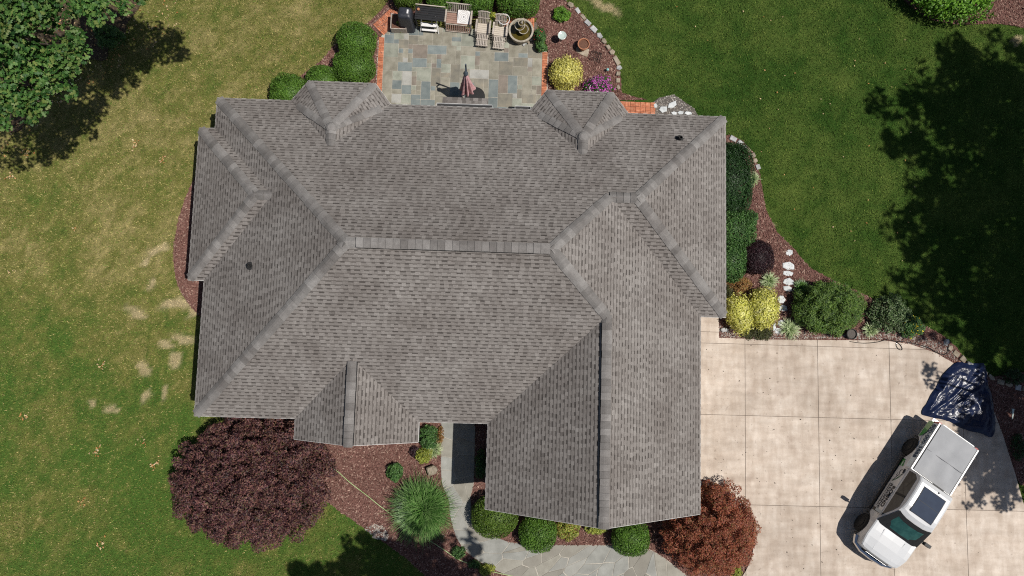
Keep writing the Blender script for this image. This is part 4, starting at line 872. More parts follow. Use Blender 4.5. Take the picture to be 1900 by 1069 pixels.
pot('terracotta pot of bare soil on the stone slab', 1082, 85, .25, .34, zb=.085)
pot('black nursery pot of soil against the driveway edge', 1579, 620, .22, .24, 'rubber', soil='gravel', zb=.02)
g = G(1043, 66, .55); q = (g.x, g.y, .02); t = thing('bird_bath', 'round pale glass bird bath on a thin stand', 'bird bath', q); v = MB(); v.lathe([(.015, .5), (.12, .505), (.19, .545), (.178, .55), (.1, .52)], 22, q); v.build('bowl', MT['frost'], t, org=q)
v = MB(); v.tube([q, (q[0], q[1], .52)], .012, 6)
for k in range(3): a = k * 2.1; v.tube([(q[0], q[1], .12), (q[0] + .1 * math.cos(a), q[1] + .1 * math.sin(a), .02)], .008, 5)
v.build('stand', MT['black'], t, org=q)
g = G(1106, 104, .15); q = (g.x, g.y, .03); t = thing('wire_plant_stand', 'dark wire plant stand lying on the mulch', 'plant stand', q); v = MB()
for z_, s_ in ((.03, 1), (.2, .8)):
    cs = [Matrix.Rotation(-.25, 3, 'Z') @ Vector((x * s_, y * s_, z_)) + Vector(q) for x, y in ((-.24, -.2), (.24, -.2), (.24, .2), (-.24, .2))]; v.tube(cs, .011, 5, True)
for x in (-.08, .02, .1, .17): v.tube([Matrix.Rotation(-.25, 3, 'Z') @ Vector((x, -.19, .12)) + Vector(q), Matrix.Rotation(-.25, 3, 'Z') @ Vector((x, .19, .12)) + Vector(q)], .009, 5)
for x, y in ((-.24, -.2), (.24, -.2), (.24, .2), (-.24, .2)): v.tube([Matrix.Rotation(-.25, 3, 'Z') @ Vector((x, y, .02)) + Vector(q), Matrix.Rotation(-.25, 3, 'Z') @ Vector((x * .8, y * .8, .22)) + Vector(q)], .01, 5)
v.build('wire_frame', MT['rubber'], t, org=q)
g = G(1127, 130, .15); q = (g.x, g.y, .02); t = thing('garden_ball', 'small teal glass ball on a stake in the mulch', 'ornament', q); v = MB(); v.lathe([(.01, .12), (.05, .135), (.068, .18), (.05, .225), (.01, .24)], 12, q); v.build('ball', MT['ball'], t, org=q, smooth=True)
v = MB(); v.tube([q, (q[0], q[1], .13)], .01, 6); v.build('stake', MT['black'], t, org=q)
g = G(1101, 168, .3); q = (g.x, g.y, .02); t = thing('wire_hoop', 'thin pale wire hoop over the magenta bush', 'plant support', q); v = MB(); v.tube([(q[0] + .2 * math.cos(k * .35), q[1] + .2 * math.sin(k * .35), .55) for k in range(18)], .01, 5, True); v.build('ring', MT['white'], t, org=q)
v = MB(); [v.tube([(q[0] + .2 * math.cos(a), q[1] + .2 * math.sin(a), .55), (q[0] + .2 * math.cos(a), q[1] + .2 * math.sin(a), .02)], .008, 5) for a in (0, 2.1, 4.2)]; v.build('leg', MT['white'], t, org=q)
# stone fountain
g = G(966, 66); q = (g.x, g.y, .06); t = thing('fountain', 'three-tier cast stone fountain on the patio', 'fountain', q); v = MB()
v.lathe([(.40, 0), (.46, .05), (.50, .30), (.55, .40), (.55, .45), (.47, .45), (.45, .36), (.42, .12)], 28, q); v.build('basin', MT['caststone'], t, org=q)
v = MB(); v.lathe([(.30, .30), (.455, .33)], 26, q); v.f = v.f[-1:]; v.build('water', MT['water'], t, org=q)
v = MB(); v.lathe([(.14, .1), (.10, .4), (.07, .7), (.07, .95), (.05, 1.15)], 12, (q[0], q[1] + .02, q[2])); v.build('column', MT['caststone'], t, org=q)
for cx, cy, z_, r_ in ((.09, -.02, .52, .23), (-.07, .03, .72, .22), (.0, .03, 1.0, .15)):
    v = MB(); c_ = (q[0] + cx, q[1] + cy, q[2] + z_); v.lathe([(r_ * .3, -.08), (r_ * .9, .0), (r_, .07), (r_ * .88, .07), (r_ * .7, .01), (r_ * .2, .0)], 20, c_); bo = v.build('bowl', MT['caststone'], t, org=c_)
    v = MB(); v.lathe([(r_ * .5, .02), (r_ * .78, .035)], 16, c_); v.f = v.f[-1:]; v.build('water', MT['water'], bo, org=c_)
v = MB(); c_ = (q[0], q[1] + .03, q[2] + 1.05); v.lathe([(.03, 0), (.06, .05), (.05, .1), (.02, .13), (.035, .16), (.005, .2)], 10, c_); v.build('finial', MT['caststone'], t, org=c_)
for i, (px, py) in enumerate([(963, 83), (972, 84), (980, 80), (985, 76)]):
    p = G(px, py); tt = thing('cobble', ('leftmost cobble at the fountain foot', 'second cobble from the left at the fountain foot', 'third cobble from the left at the fountain foot', 'rightmost cobble at the fountain foot')[i], 'stone', (p.x, p.y, .06), group='cobbles round the fountain'); rock('rock', (p.x, p.y), (.17, .12, .08), i, MT['stone' if i % 2 else 'stone_tan'], tt, 70 + i, .06)
# potted flowers
def potted(label, px, py, r_, h, rp, rq, hp, m, flower=None, nf=0, name='potted_plant', potm='terracotta', leaf=.07):
    t = loose(label, 'plant', px, py, rp, rq, hp, m, 16, 90, leaf, name=name, cr=.34, low=.35, extra=(flower, nf, .06) if flower else None)
    b = t.location; v = MB(); q = (b.x, b.y, .06); v.lathe([(r_ * .7, 0), (r_, h), (r_ * .88, h), (r_ * .8, h * .85)], 16, q); v.build('pot', MT[potm], t, org=q)
potted('potted plant with one red bloom right of the fountain', 1001, 66, .2, .3, 13, 17, .85, 'green', 'petal', 12)
potted('trailing green potted plant at the right brick edge', 1003, 86, .17, .25, 12, 10, .6, 'green', None, 0)
potted('yellow-green potted plant between the reclining chairs', 912, 33, .2, .3, 11, 14, .8, 'lime', 'ypetal', 10)
potted('low yellow plants in a wooden planter by the grill', 741, 46, .1, .2, 11, 9, .55, 'lime', None, 0, potm='wood_grey')
potted('red geraniums inside the white ring behind the right chair', 935, 33, .18, .28, 8, 6, .75, 'green', 'petal', 60)
g = G(742, 53); q = (g.x, g.y, .06); t = thing('planter_box', 'square wooden planter box beside the covered grill', 'planter', q); v = MB()
for a in range(4):
    c_ = Matrix.Rotation(a * math.pi / 2, 3, 'Z') @ Vector((0, -.33, .2)); v.box((q[0] + c_.x, q[1] + c_.y + .1, q[2] + .2), (.66 if a % 2 == 0 else .03, .03 if a % 2 == 0 else .66, .4))
v.build('side_panel', MT['wood_grey'], t, org=q); v = MB(); v.box((q[0], q[1] + .1, q[2] + .31), (.6, .6, .04)); v.build('soil', MT['potsoil'], t, org=q)
g = G(935, 36, .7); q = (g.x, g.y, .06); t = thing('ring_plant_stand', 'white metal ring stand round the red geraniums', 'plant stand', q); v = MB(); v.tube([(q[0] + .24 * math.cos(k * .3), q[1] + .24 * math.sin(k * .3), .72) for k in range(21)], .018, 6, True); v.build('ring', MT['white'], t, org=q)
for k in range(3):
    a = k * 2.09; v = MB(); v.tube([(q[0] + .24 * math.cos(a), q[1] + .24 * math.sin(a), .72), (q[0] + .2 * math.cos(a), q[1] + .2 * math.sin(a), .06)], .014, 5); v.build('leg', MT['white'], t, org=q)

# ------------------------------------------------------------------ patio furniture
def L_(t, v, name, m, **k): return v.build(name, MT[m], t, local=True, **k)
g = G(757, 50); t = thing('covered_grill', 'grill under a black vinyl cover with white tag', 'grill', (g.x, g.y + .05, .06), R(-4)); v = MB(); rings = []
for z_, hx, hy, o in ((.02, .37, .36, 0), (.1, .355, .345, 0), (.55, .315, .30, 0), (.9, .30, .275, 0), (1.06, .29, .265, 0), (1.14, .25, .22, 0), (1.17, .16, .13, 0)):
    ring = []
    for k in range(28):
        a = 2 * math.pi * k / 28; c_, s_ = math.cos(a), math.sin(a); e = .38; x = hx * math.copysign(abs(c_) ** e, c_); y = hy * math.copysign(abs(s_) ** e, s_); fl = 1 + .05 * math.sin(k * 2.7) * max(0, 1 - z_) ; ring.append((x * fl, y * fl, z_))
    rings.append(ring)
n = 28; v.v = [p for r_ in rings for p in r_]
for i in range(len(rings) - 1):
    for k in range(n): v.f.append((i * n + k, i * n + (k + 1) % n, (i + 1) * n + (k + 1) % n, (i + 1) * n + k))
v.f.append(tuple((len(rings) - 1) * n + k for k in range(n))); L_(t, v, 'cover', 'cover', smooth=True)
v = MB(); v.box((.13, .03, 1.178), (.07, .17, .006)); L_(t, v, 'tag', 'white')
g = G(801, 50); t = thing('side_table', 'long black outdoor table with a pale back rail', 'table', (g.x, g.y + .12, .06), R(-4)); v = MB()
for k in range(6): v2 = MB(); v2.box((0, -.24 + k * .1, .86), (1.26, .085, .025)); L_(t, v2, 'slat', 'black')
for x, y in ((-.58, -.26), (.1, -.26), (.58, .26), (-.58, .26)): v2 = MB(); v2.bar((x, y, .84), (x + .02, y - .04, 0), .05, .05); L_(t, v2, 'leg', 'black')
v2 = MB(); v2.box((0, .32, .96), (1.28, .035, .05)); L_(t, v2, 'back_rail', 'cushion'); v2 = MB(); v2.lathe([(.05, .875), (.06, .95), (.04, .96)], 10, (-.5, .12, 0)); L_(t, v2, 'candle_jar', 'terracotta')
g = G(798, 58); t = thing('folding_stool', 'white folding step stool in front of the black table', 'stool', (g.x, g.y, .06), R(-3))
for s_ in (-1, 1):
    v = MB(); v.bar((s_ * .40, -.12, 0), (s_ * .30, .22, .86), .045, .03); L_(t, v, 'rail', 'white'); v = MB(); v.bar((s_ * .36, .2, 0), (s_ * .30, .05, .55), .04, .03); L_(t, v, 'leg', 'white')
for z_, y_, d_ in ((.48, .02, .17), (.20, -.08, .10)): v = MB(); v.box((0, y_, z_), (.66, d_, .03)); L_(t, v, 'step', 'white')
# wooden loveseat with slatted back and front
g = G(852, 52); t = thing('loveseat', 'wooden slatted loveseat with reddish seat on the patio', 'bench', (g.x, g.y + .18, .06), R(-4))
W_ = 1.1
for k in range(12): v = MB(); v.bar((-W_ / 2 + .06 + k * .09, .26, .42), (-W_ / 2 + .06 + k * .09, .40, .90), .05, .02); L_(t, v, 'back_slat', 'wood_grey')
for (a, b) in (((-W_ / 2, .41, .93), (W_ / 2, .41, .93)), ((-W_ / 2, .26, .44), (W_ / 2, .26, .44))): v = MB(); v.bar(a, b, .05, .05); L_(t, v, 'rail', 'wood_grey')
for k in range(5): v = MB(); v.box((0, -.20 + k * .095, .42), (W_ - .04, .085, .025)); L_(t, v, 'seat_slat', 'wood_red')
for s_ in (-1, 1):
    v = MB(); v.box((s_ * (W_ / 2), 0, .64), (.07, .62, .03)); L_(t, v, 'armrest', 'wood_grey')
    for y in (-.28, .30): v = MB(); v.box((s_ * (W_ / 2), y, .32), (.055, .055, .64)); L_(t, v, 'leg', 'wood_grey')
v = MB(); v.box((0, -.27, .38), (W_, .03, .05)); L_(t, v, 'rail', 'wood_grey')
for k in range(13): v = MB(); v.bar((-W_ / 2 + .05 + k * .083, -.29, .34), (-W_ / 2 + .05 + k * .083, -.42, .06), .045, .018); L_(t, v, 'front_slat', 'wood_red')
v = MB(); v.box((0, -.43, .05), (W_, .03, .045)); L_(t, v, 'rail', 'wood_grey')
tl = t
t = thing('table_panel', 'white square table top with centre hole laid on the loveseat', 'table top', (g.x + .22, g.y + .22, .55), R(-4)); v = MB()
c_ = .03; o_ = .27
ri = [(c_ * math.cos(k * math.pi / 4 + math.pi / 8), c_ * math.sin(k * math.pi / 4 + math.pi / 8)) for k in range(8)]; ro = [(o_, o_ * .41), (o_ * .41, o_), (-o_ * .41, o_), (-o_, o_ * .41), (-o_, -o_ * .41), (-o_ * .41, -o_), (o_ * .41, -o_), (o_, -o_ * .41)]
ro = [(o_ if x > o_ * .9 else x, y * 1.0) for x, y in ro]; sq = [(o_, 0), (o_, o_), (0, o_), (-o_, o_), (-o_, 0), (-o_, -o_), (0, -o_), (o_, -o_)]; ri = [(c_ * math.cos(k * math.pi / 4), c_ * math.sin(k * math.pi / 4)) for k in range(8)]
tz = lambda y: y * .30
for z_ in (0, .035): v.v += [(x, y, z_ + tz(y)) for x, y in sq] + [(x, y, z_ + tz(y)) for x, y in ri]
for k in range(8):
    j = (k + 1) % 8; v.f += [(16 + k, 16 + j, 24 + j, 24 + k), (k, 8 + k, 8 + j, j), (k, j, 16 + j, 16 + k), (8 + k, 24 + k, 24 + j, 8 + j)]
L_(t, v, 'panel', 'white')
for r_ in (.10, .17, .23): v = MB(); v.tube([(r_ * math.cos(k * .4), r_ * math.sin(k * .4), .036 + tz(r_ * math.sin(k * .4))) for k in range(16)], .006, 4, True); L_(t, v, 'groove_ring', 'wood_grey')
def recliner(label, px, py):
    g = G(px, py); t = thing('reclining_chair', label, 'chair', (g.x, g.y, .06), R(-4), 'slatted reclining chairs'); w_ = .52
    for k in range(7): v = MB(); v.bar((-w_ / 2 + .05 + k * .07, .20, .40), (-w_ / 2 + .05 + k * .07, .42, .98), .045, .018); L_(t, v, 'back_slat', 'wood_grey')
    v = MB(); v.tube([(-w_ / 2, .42, .96), (-w_ / 4, .435, 1.01), (w_ / 4, .435, 1.01), (w_ / 2, .42, .96)], .03, 6); L_(t, v, 'top_rail', 'wood_grey')
    v = MB(); v.bar((-w_ / 2, .3, .68), (w_ / 2, .3, .68), .035, .04); L_(t, v, 'mid_rail', 'wood_grey')
    for k in range(5): v = MB(); v.box((0, -.20 + k * .09, .40 - .004 * k), (w_, .08, .025)); L_(t, v, 'seat_slat', 'cushion')
    for k in range(7): v = MB(); v.bar((-w_ / 2 + .05 + k * .07, -.28, .36), (-w_ / 2 + .05 + k * .07, -.72, .22), .045, .018); L_(t, v, 'leg_rest_slat', 'wood_grey')
    for y, z in ((-.27, .37), (-.48, .31), (-.72, .22)): v = MB(); v.bar((-w_ / 2, y, z), (w_ / 2, y, z), .04, .035); L_(t, v, 'cross_rail', 'wood_grey')
    for s_ in (-1, 1):
        v = MB(); v.box((s_ * (w_ / 2 + .035), -.02, .60), (.075, .56, .028)); L_(t, v, 'armrest', 'wood_grey')
        for y in (-.24, .24): v = MB(); v.bar((s_ * (w_ / 2 + .03), y, .59), (s_ * (w_ / 2 + .03), y * 1.25, 0), .045, .045); L_(t, v, 'leg', 'wood_grey')
        v = MB(); v.bar((s_ * (w_ / 2 - .02), -.7, .22), (s_ * (w_ / 2 - .02), -.66, 0), .035, .035); L_(t, v, 'foot', 'wood_grey')
recliner('left slatted reclining chair beside the loveseat', 897, 61); recliner('right slatted reclining chair beside the fountain', 928, 66)
# closed cantilever umbrella
q = (-1.45, 11.1, .06); t = thing('patio_umbrella', 'closed faded red cantilever umbrella on the patio', 'umbrella', q); v = MB(); v.lathe([(.42, 0), (.42, .06), (.36, .09), (.08, .1)], 22, (.32, .05, 0)); L_(t, v, 'base', 'rubber')
v = MB(); v.tube([(.02, .16, .05), (.0, .2, 1.6), (.0, .26, 2.85)], .035, 8); L_(t, v, 'mast', 'umbpole')
v = MB(); v.tube([(.0, .24, 2.6), (.0, .1, 2.82), (.0, .04, 2.7)], .03, 7); v.tube([(.0, .2, 1.7), (-.03, .05, 2.3)], .02, 6); L_(t, v, 'boom', 'umbpole')
v = MB(); nn = 40; rows = ((.035, 2.55), (.09, 2.35), (.14, 1.95), (.19, 1.5), (.235, 1.15), (.28, .95))
for r_, z_ in rows:
    for k in range(nn):
        a = 2 * math.pi * k / nn; rr = r_ * (1 + .30 * math.sin(8 * a + .6) * min(1, (2.6 - z_) * .9) + .06 * math.sin(3 * a + z_ * 2)); v.v.append((rr * math.cos(a), rr * math.sin(a), z_ + (.05 * math.sin(8 * a) if z_ < 1.2 else 0)))
for i in range(len(rows) - 1):
    for k in range(nn): v.f.append((i * nn + k, i * nn + (k + 1) % nn, (i + 1) * nn + (k + 1) % nn, (i + 1) * nn + k))
L_(t, v, 'canopy', 'umbcloth', smooth=True)
v = MB(); v.lathe([(.09, 2.5), (.10, 2.6), (.05, 2.7), (.01, 2.74)], 10, (0, 0, 0)); L_(t, v, 'cap', 'umbpole')

# ------------------------------------------------------------------ pickup truck
F0 = G(1625, 1030, .9); R0_ = G(1773, 806, 1.1); ctr = (F0 + R0_) / 2; hd = math.atan2(F0.y - R0_.y, F0.x - R0_.x)
tr = thing('pickup_truck', 'white crew cab pickup truck parked on the driveway', 'truck', (ctr.x, ctr.y, .066), hd)
HWD = .985
def hw(x, z):
    w_ = HWD * (1 - .035 * max(0, (z - 1.05) / .33)) * (1 - .05 * max(0, (.62 - z) / .2))
    if x > 2.2: w_ *= 1 - .16 * ((x - 2.2) / .75) ** 2
    if x < -2.6: w_ *= 1 - .03 * ((-2.6 - x) / .3)
    return w_
def arch(cx, r_, n=11): return [(cx + r_ * math.cos(a), .40 + r_ * math.sin(a)) for a in [math.pi * k / (n - 1) for k in range(n)]][::-1]
AF, AR, WR = 1.94, -1.78, .405
low = [(-2.90, .60)] + [(x, z) for x, z in arch(AR, .50) if z > .5] + [(x, z) for x, z in arch(AF, .50) if z > .5] + [(2.86, .50)]
up = [(2.93, .72), (2.93, .95), (2.86, 1.06), (2.7, 1.115), (2.3, 1.175), (1.95, 1.21), (1.6, 1.235), (1.3, 1.24), (0, 1.235), (-.93, 1.24), (-.97, 1.30), (-1.7, 1.31), (-2.86, 1.31), (-2.92, 1.22), (-2.92, .8)]
prof = low + up; nP = len(prof); slices = (-1, -.985, -.94, -.8, -.45, 0, .45, .8, .94, .985, 1); v = MB()
for s_ in slices:
    for x, z in prof:
        zz = z; e = abs(s_)
        if z > 1.0 and x > 1.45: zz = z + .035 * (1 - e ** 2) - (.07 if e > .99 else .025 if e > .97 else 0) + (-.02 if .7 < e < .9 else 0)
        elif z > 1.2: zz = z - (.03 if e > .99 else .008 if e > .97 else 0)
        xx = x - (.10 * e ** 4 if x > 2.6 else 0)
        v.v.append((xx, s_ * hw(x, z), zz))
for i in range(len(slices) - 1):
    for k in range(nP): j = (k + 1) % nP; v.f.append((i * nP + k, i * nP + j, (i + 1) * nP + j, (i + 1) * nP + k))
v.f.append(tuple(range(nP))[::-1]); v.f.append(tuple((len(slices) - 1) * nP + k for k in range(nP)))
body = L_(tr, v, 'body', 'paint')
def sidepts(pts, side, off=.006): return [(x, side * (hw(x, z) + off), z) for x, z in pts]
def sidepanel(name, pts, side, m, parent=tr, off=.006):
    v = MB(); p = sidepts(pts, side, off); v.face(p if side < 0 else p[::-1]); return v.build(name, MT[m], parent, local=True)
# cab
cw = lambda z: .955 - .235 * max(0, z - 1.22) / .7
cprof = [(1.64, 1.21), (1.27, 1.52), (.92, 1.80), (.74, 1.895), (.42, 1.935), (-.15, 1.945), (-.66, 1.92), (-.82, 1.86), (-.91, 1.62), (-.98, 1.22)]
nC = len(cprof); v = MB(); cs_ = (-1, -.97, -.9, -.5, 0, .5, .9, .97, 1)
for s_ in cs_:
    for x, z in cprof:
        e = abs(s_); zz = z - (.055 if e > .99 else .02 if e > .95 else 0) * (1 if z > 1.85 else 0) + .015 * (1 - e * e) * (1 if z > 1.8 else 0); xx = x - (.13 * e ** 3 if x > .5 else 0); v.v.append((xx, s_ * cw(zz), zz))
for i in range(len(cs_) - 1):
    for k in range(nC - 1): v.f.append((i * nC + k, i * nC + k + 1, (i + 1) * nC + k + 1, (i + 1) * nC + k))
v.f.append(tuple(range(nC))[::-1]); v.f.append(tuple((len(cs_) - 1) * nC + k for k in range(nC)))
cab = L_(tr, v, 'cab', 'paint')
def patch(name, rows, m, off, parent=tr, order=1):
    v = MB(); n = len(rows[0])
    for r_ in rows: v.v += [(p[0] + off[0], p[1] + off[1], p[2] + off[2]) for p in r_]
    for i in range(len(rows) - 1):
        for k in range(n - 1): v.f.append((i * n + k, i * n + k + 1, (i + 1) * n + k + 1, (i + 1) * n + k))
    return v.build(name, MT[m], parent, local=True)
def wrow(x, z, f): return [(x - .13 * abs(s_) ** 3, s_ * f * cw(z), z) for s_ in (-1, -.8, -.5, 0, .5, .8, 1)]
patch('windscreen_surround', [wrow(1.67, 1.21, 1.0), wrow(1.28, 1.525, .995), wrow(.91, 1.815, .985)], 'trimblack', (.022, 0, .022))
ws = patch('windscreen', [wrow(1.53, 1.315, .86), wrow(1.28, 1.525, .88), wrow(1.07, 1.695, .86)], 'screen', (.031, 0, .031))
v = MB(); v.box((1.50, .25, 1.365), (.04, .5, .012), ry=.66); v.box((1.50, -.35, 1.365), (.04, .5, .012), ry=.66); v.build('wiper', MT['trimblack'], tr, local=True)
v = MB(); v.box((1.12, .03, 1.685), (.1, .28, .012), ry=.63); v.build('mirror_mount', MT['trimblack'], ws, local=True)
patch('rear_window', [[(-.875, s_ * .60, 1.78) for s_ in (-1, 0, 1)], [(-.96, s_ * .66, 1.36) for s_ in (-1, 0, 1)]], 'glass', (-.015, 0, 0))
v = MB(); v.box((-.845, 0, 1.875), (.05, .5, .03)); v.build('brake_lamp', MT['trimblack'], tr, local=True)
v = MB(); v.box((-.66, .1, 1.95), (.06, .03, .05)); v.build('roof_antenna', MT['trimblack'], tr, local=True)
patch('sunroof_frame', [[(x, s_ * .505, z) for s_ in (-1, 0, 1)] for x, z in ((.60, 1.912), (.42, 1.935), (-.15, 1.946), (-.56, 1.928))], 'trimblack', (0, 0, .018))
for xa_, xb_ in ((.58, .03), (.015, -.54)):
    patch('sunroof_pane', [[(x, s_ * .48, 1.954 - .055 * max(0, abs(x + .0) - .25)) for s_ in (-1, 0, 1)] for x in (xa_, xb_)], 'sunroof', (0, 0, .016))
for side in (-1, 1):
    pts = [(1.36, 1.285), (.98, 1.60), (.74, 1.74), (-.60, 1.74), (-.77, 1.60), (-.81, 1.30)]
    p = [(x - .06, side * (cw(z) + .004), z) for x, z in pts]; v = MB(); v.face(p if side < 0 else p[::-1]); v.build('side_window', MT['glass'], tr, local=True)
    v = MB(); v.box((.22, side * (cw(1.5) + .012), 1.51), (.09, .014, .44), rx=side * .32); v.build('door_pillar', MT['trimblack'], tr, local=True)
    # door seams, handles, rocker step
    for x in (1.34, .28, -.93):
        v = MB(); v.quadbox([(x - .006, side * (hw(x, .55) - .002), .55), (x + .006, side * (hw(x, .55) - .002), .55), (x + .006, side * (hw(x, .55) + .003), .55), (x - .006, side * (hw(x, .55) + .003), .55), (x - .006, side * (hw(x, 1.2) - .002), 1.2), (x + .006, side * (hw(x, 1.2) - .002), 1.2), (x + .006, side * (hw(x, 1.2) + .004), 1.2), (x - .006, side * (hw(x, 1.2) + .004), 1.2)]); v.build('door_seam', MT['trimblack'], tr, local=True)
    for x in (.42, -.76): v = MB(); v.box((x, side * (hw(x, 1.08) + .02), 1.10), (.2, .035, .04)); v.build('door_handle', MT['trimblack'], tr, local=True)
    v = MB(); v.box((0, side * .97, .50), (2.55, .12, .12)); v.build('side_step', MT['trimblack'], tr, local=True)
    # mirror
    v = MB(); v.bar((1.28, side * .93, 1.27), (1.25, side * 1.10, 1.27), .05, .05); mo = v.build('mirror_arm', MT['trimblack'], tr, local=True)
    v = MB(); v.box((1.25, side * 1.19, 1.29), (.13, .26, .21)); v.build('mirror_housing', MT['trimblack'], tr, local=True)
    for cx in (AF, AR):
        pr = [(.07, -.14), (.22, -.14), (WR - .05, -.135), (WR, -.10), (WR, .10), (WR - .05, .135), (.22, .14)]; v = MB(); v.lathe(pr, 26); v.v = [(cx + x, side * .86 + z * side, .405 + y) for x, y, z in v.v]
        wo = v.build('wheel', MT['rubber'], tr, local=True, smooth=False)
        v = MB(); v.lathe([(.26, .0), (.26, .02), (.2, .015), (.06, .03)], 18); v.v = [(cx + x, side * (.86 + .135 + z), .405 + y) for x, y, z in v.v]; v.build('rim', MT['trimblack'], wo, local=True)
        v = MB(); v.tube([(cx + .50 * math.cos(a), side * (.975), .40 + .50 * math.sin(a)) for a in [math.pi * (k / 12) * 1.0 for k in range(13)]], .028, 6); v.build('wheel_arch', MT['trimblack'], tr, local=True)
    # lamps
    v = MB(); v.quadbox([(2.60, side * .80, .86), (2.83, side * .70, .86), (2.83, side * .50, .88), (2.6, side * .5, .9), (2.62, side * .86, 1.05), (2.82, side * .72, 1.05), (2.86, side * .50, 1.05), (2.6, side * .5, 1.06)]); v.build('headlamp', MT['lamp'], tr, local=True)
    v = MB(); v.box((-2.89, side * .88, 1.08), (.09, .13, .36)); v.build('tail_lamp', MT['redlamp'], tr, local=True)
    v = MB(); v.bar((-2.88, side * .925, 1.315), (-1.0, side * .93, 1.315), .06, .02); v.build('bed_rail', MT['paint'], tr, local=True)
    v = MB(); v.bar((-2.88, side * .87, 1.311), (-1.0, side * .875, 1.311), .035, .02); v.build('rail_seal', MT['trimblack'], tr, local=True)
v = MB(); v.box((2.90, 0, .84), (.08, 1.02, .34)); gr_ = v.build('grille', MT['trimblack'], tr, local=True)
for z_ in (.74, .84, .94): v = MB(); v.box((2.945, 0, z_), (.02, .98, .025)); v.build('grille_bar', MT['chrome'], gr_, local=True)
v = MB(); v.tube([(2.55, -.95, .60), (2.84, -.84, .60), (2.97, -.5, .60), (3.0, 0, .60), (2.97, .5, .60), (2.84, .84, .60), (2.55, .95, .60)], .11, 8); v.build('front_bumper', MT['chrome'], tr, local=True)
v = MB(); v.box((2.93, 0, .44), (.12, 1.5, .16)); v.build('bumper_valance', MT['trimblack'], tr, local=True)
v = MB(); v.box((-3.0, 0, .62), (.16, 1.78, .18)); v.build('rear_bumper', MT['chrome'], tr, local=True)
v = MB(); v.box((-2.925, 0, 1.0), (.03, 1.5, .52)); v.build('tailgate', MT['paint'], tr, local=True)
for yy in (-.33, .33): v = MB(); v.bar((2.70, yy * 1.25, 1.135), (1.72, yy * 1.5, 1.255), .035, .022); v.build('hood_crease', MT['paint'], tr, local=True)
nx_, ny_ = 22, 14; v = MB()
for i in range(nx_ + 1):
    for j in range(ny_ + 1):
        x = -1.0 - 1.86 * i / nx_; y = -.855 + 1.71 * j / ny_; e = min(i, nx_ - i, 3) / 3 * min(j, ny_ - j, 3) / 3
        v.v.append((x, y, 1.345 + e * (.02 + .075 * (mnoise.noise(Vector((x * 1.7, y * 2.2, 1.3)))) - .02 * (1 if i in (7, 14) else 0))))
for i in range(nx_):
    for j in range(ny_): a = i * (ny_ + 1) + j; v.f.append((a, a + ny_ + 1, a + ny_ + 2, a + 1))
v.build('tonneau_cover', MT['tonneau'], tr, local=True, smooth=True)
for xx in (-1.86,): v = MB(); v.box((xx, 0, 1.364), (.012, 1.66, .02)); v.build('tonneau_seam', MT['seam'], tr, local=True)
# wrap and lettering on the passenger side (local -Y)
sidepanel('green_wrap', [(-2.9, .63), (-2.24, .63), (-2.28, .80), (-2.45, .95), (-2.9, 1.0)], -1, 'greenwrap'); sidepanel('green_wrap', [(-1.27, .55), (-.96, .55), (-.96, .84), (-1.24, .74)], -1, 'greenwrap')
sidepanel('blue_wrap_band', [(-2.84, 1.0), (-1.0, .98), (-1.0, 1.24), (-2.84, 1.26)], -1, 'bluewrap', off=.004)
def text(s, size, x, z, m, side=-1, squeeze=1.0, parent=tr):
    cu = bpy.data.curves.new('lettering', 'FONT'); cu.body = s; cu.size = size; cu.align_x = 'LEFT'; cu.extrude = .0015; cu.offset = size * .022; to = bpy.data.objects.new('lettering_tmp', cu); COL.objects.link(to)
    dg = bpy.context.evaluated_depsgraph_get(); me = bpy.data.meshes.new_from_object(to.evaluated_get(dg)); COL.objects.unlink(to); bpy.data.objects.remove(to)
    co = np.zeros(len(me.vertices) * 3); me.vertices.foreach_get('co', co); co = co.reshape(-1, 3).copy(); out = np.zeros_like(co)
    xs_ = x + co[:, 0] * squeeze; zs = z + co[:, 1]
    out[:, 0] = xs_; out[:, 2] = zs; out[:, 1] = [side * (hw(a, b) + .010 + c_) for a, b, c_ in zip(xs_, zs, co[:, 2])]
    me.vertices.foreach_set('co', out.ravel()); me.update(); me.materials.append(MT[m]); o = link(bpy.data.objects.new('lettering', me)); o.parent = parent; return o
text('800-000-3888', .25, -2.80, 1.04, 'navyink', squeeze=1.0)
text('ROUND', .25, -.02, .98, 'ink', squeeze=1.12); text('ROOFING', .15, -.10, .82, 'ink', squeeze=1.9); text('RESIDENTIAL & COMMERCIAL', .07, -.10, .72, 'ink', squeeze=1.2)
def stroke(pts, r_, m, name): v = MB(); v.tube([(x, -(hw(x, z) + .006), z) for x, z in pts], r_, 4); v.build(name, MT[m], tr, local=True)
stroke(smooth([(-.20, .74), (-.38, .92), (-.64, 1.10), (-.78, 1.04), (-.79, .90), (-.70, .86), (-.56, .92), (-.46, .84), (-.20, .74)], 5), .010, 'ink', 'logo_outline')
stroke(smooth([(-.24, .78), (-.42, .97), (-.62, 1.08)], 5), .012, 'greenink', 'logo_swoosh'); text('A A', .08, -.62, .76, 'ink')

def stretch(x): return float(np.interp(x, [-4, -2.9, -.98, 1.64, 2.93, 4], [-4, -2.9, -.68, 1.87, 3.06, 4.13]))
def restation(o):
    for c in o.children:
        if c.type == 'MESH' and c.data.users == 1:
            vs = c.data.vertices; n_ = c.name.split('.')[0]
            if n_ in ('wheel', 'rim', 'wheel_arch'):
                m_ = sum(v.co.x for v in vs) / len(vs); d_ = stretch(AF if m_ > 0 else AR) - (AF if m_ > 0 else AR)
                for v in vs: v.co.x += d_
            else:
                for v in vs: v.co.x = stretch(v.co.x)
            c.data.update()
        restation(c)
restation(tr)
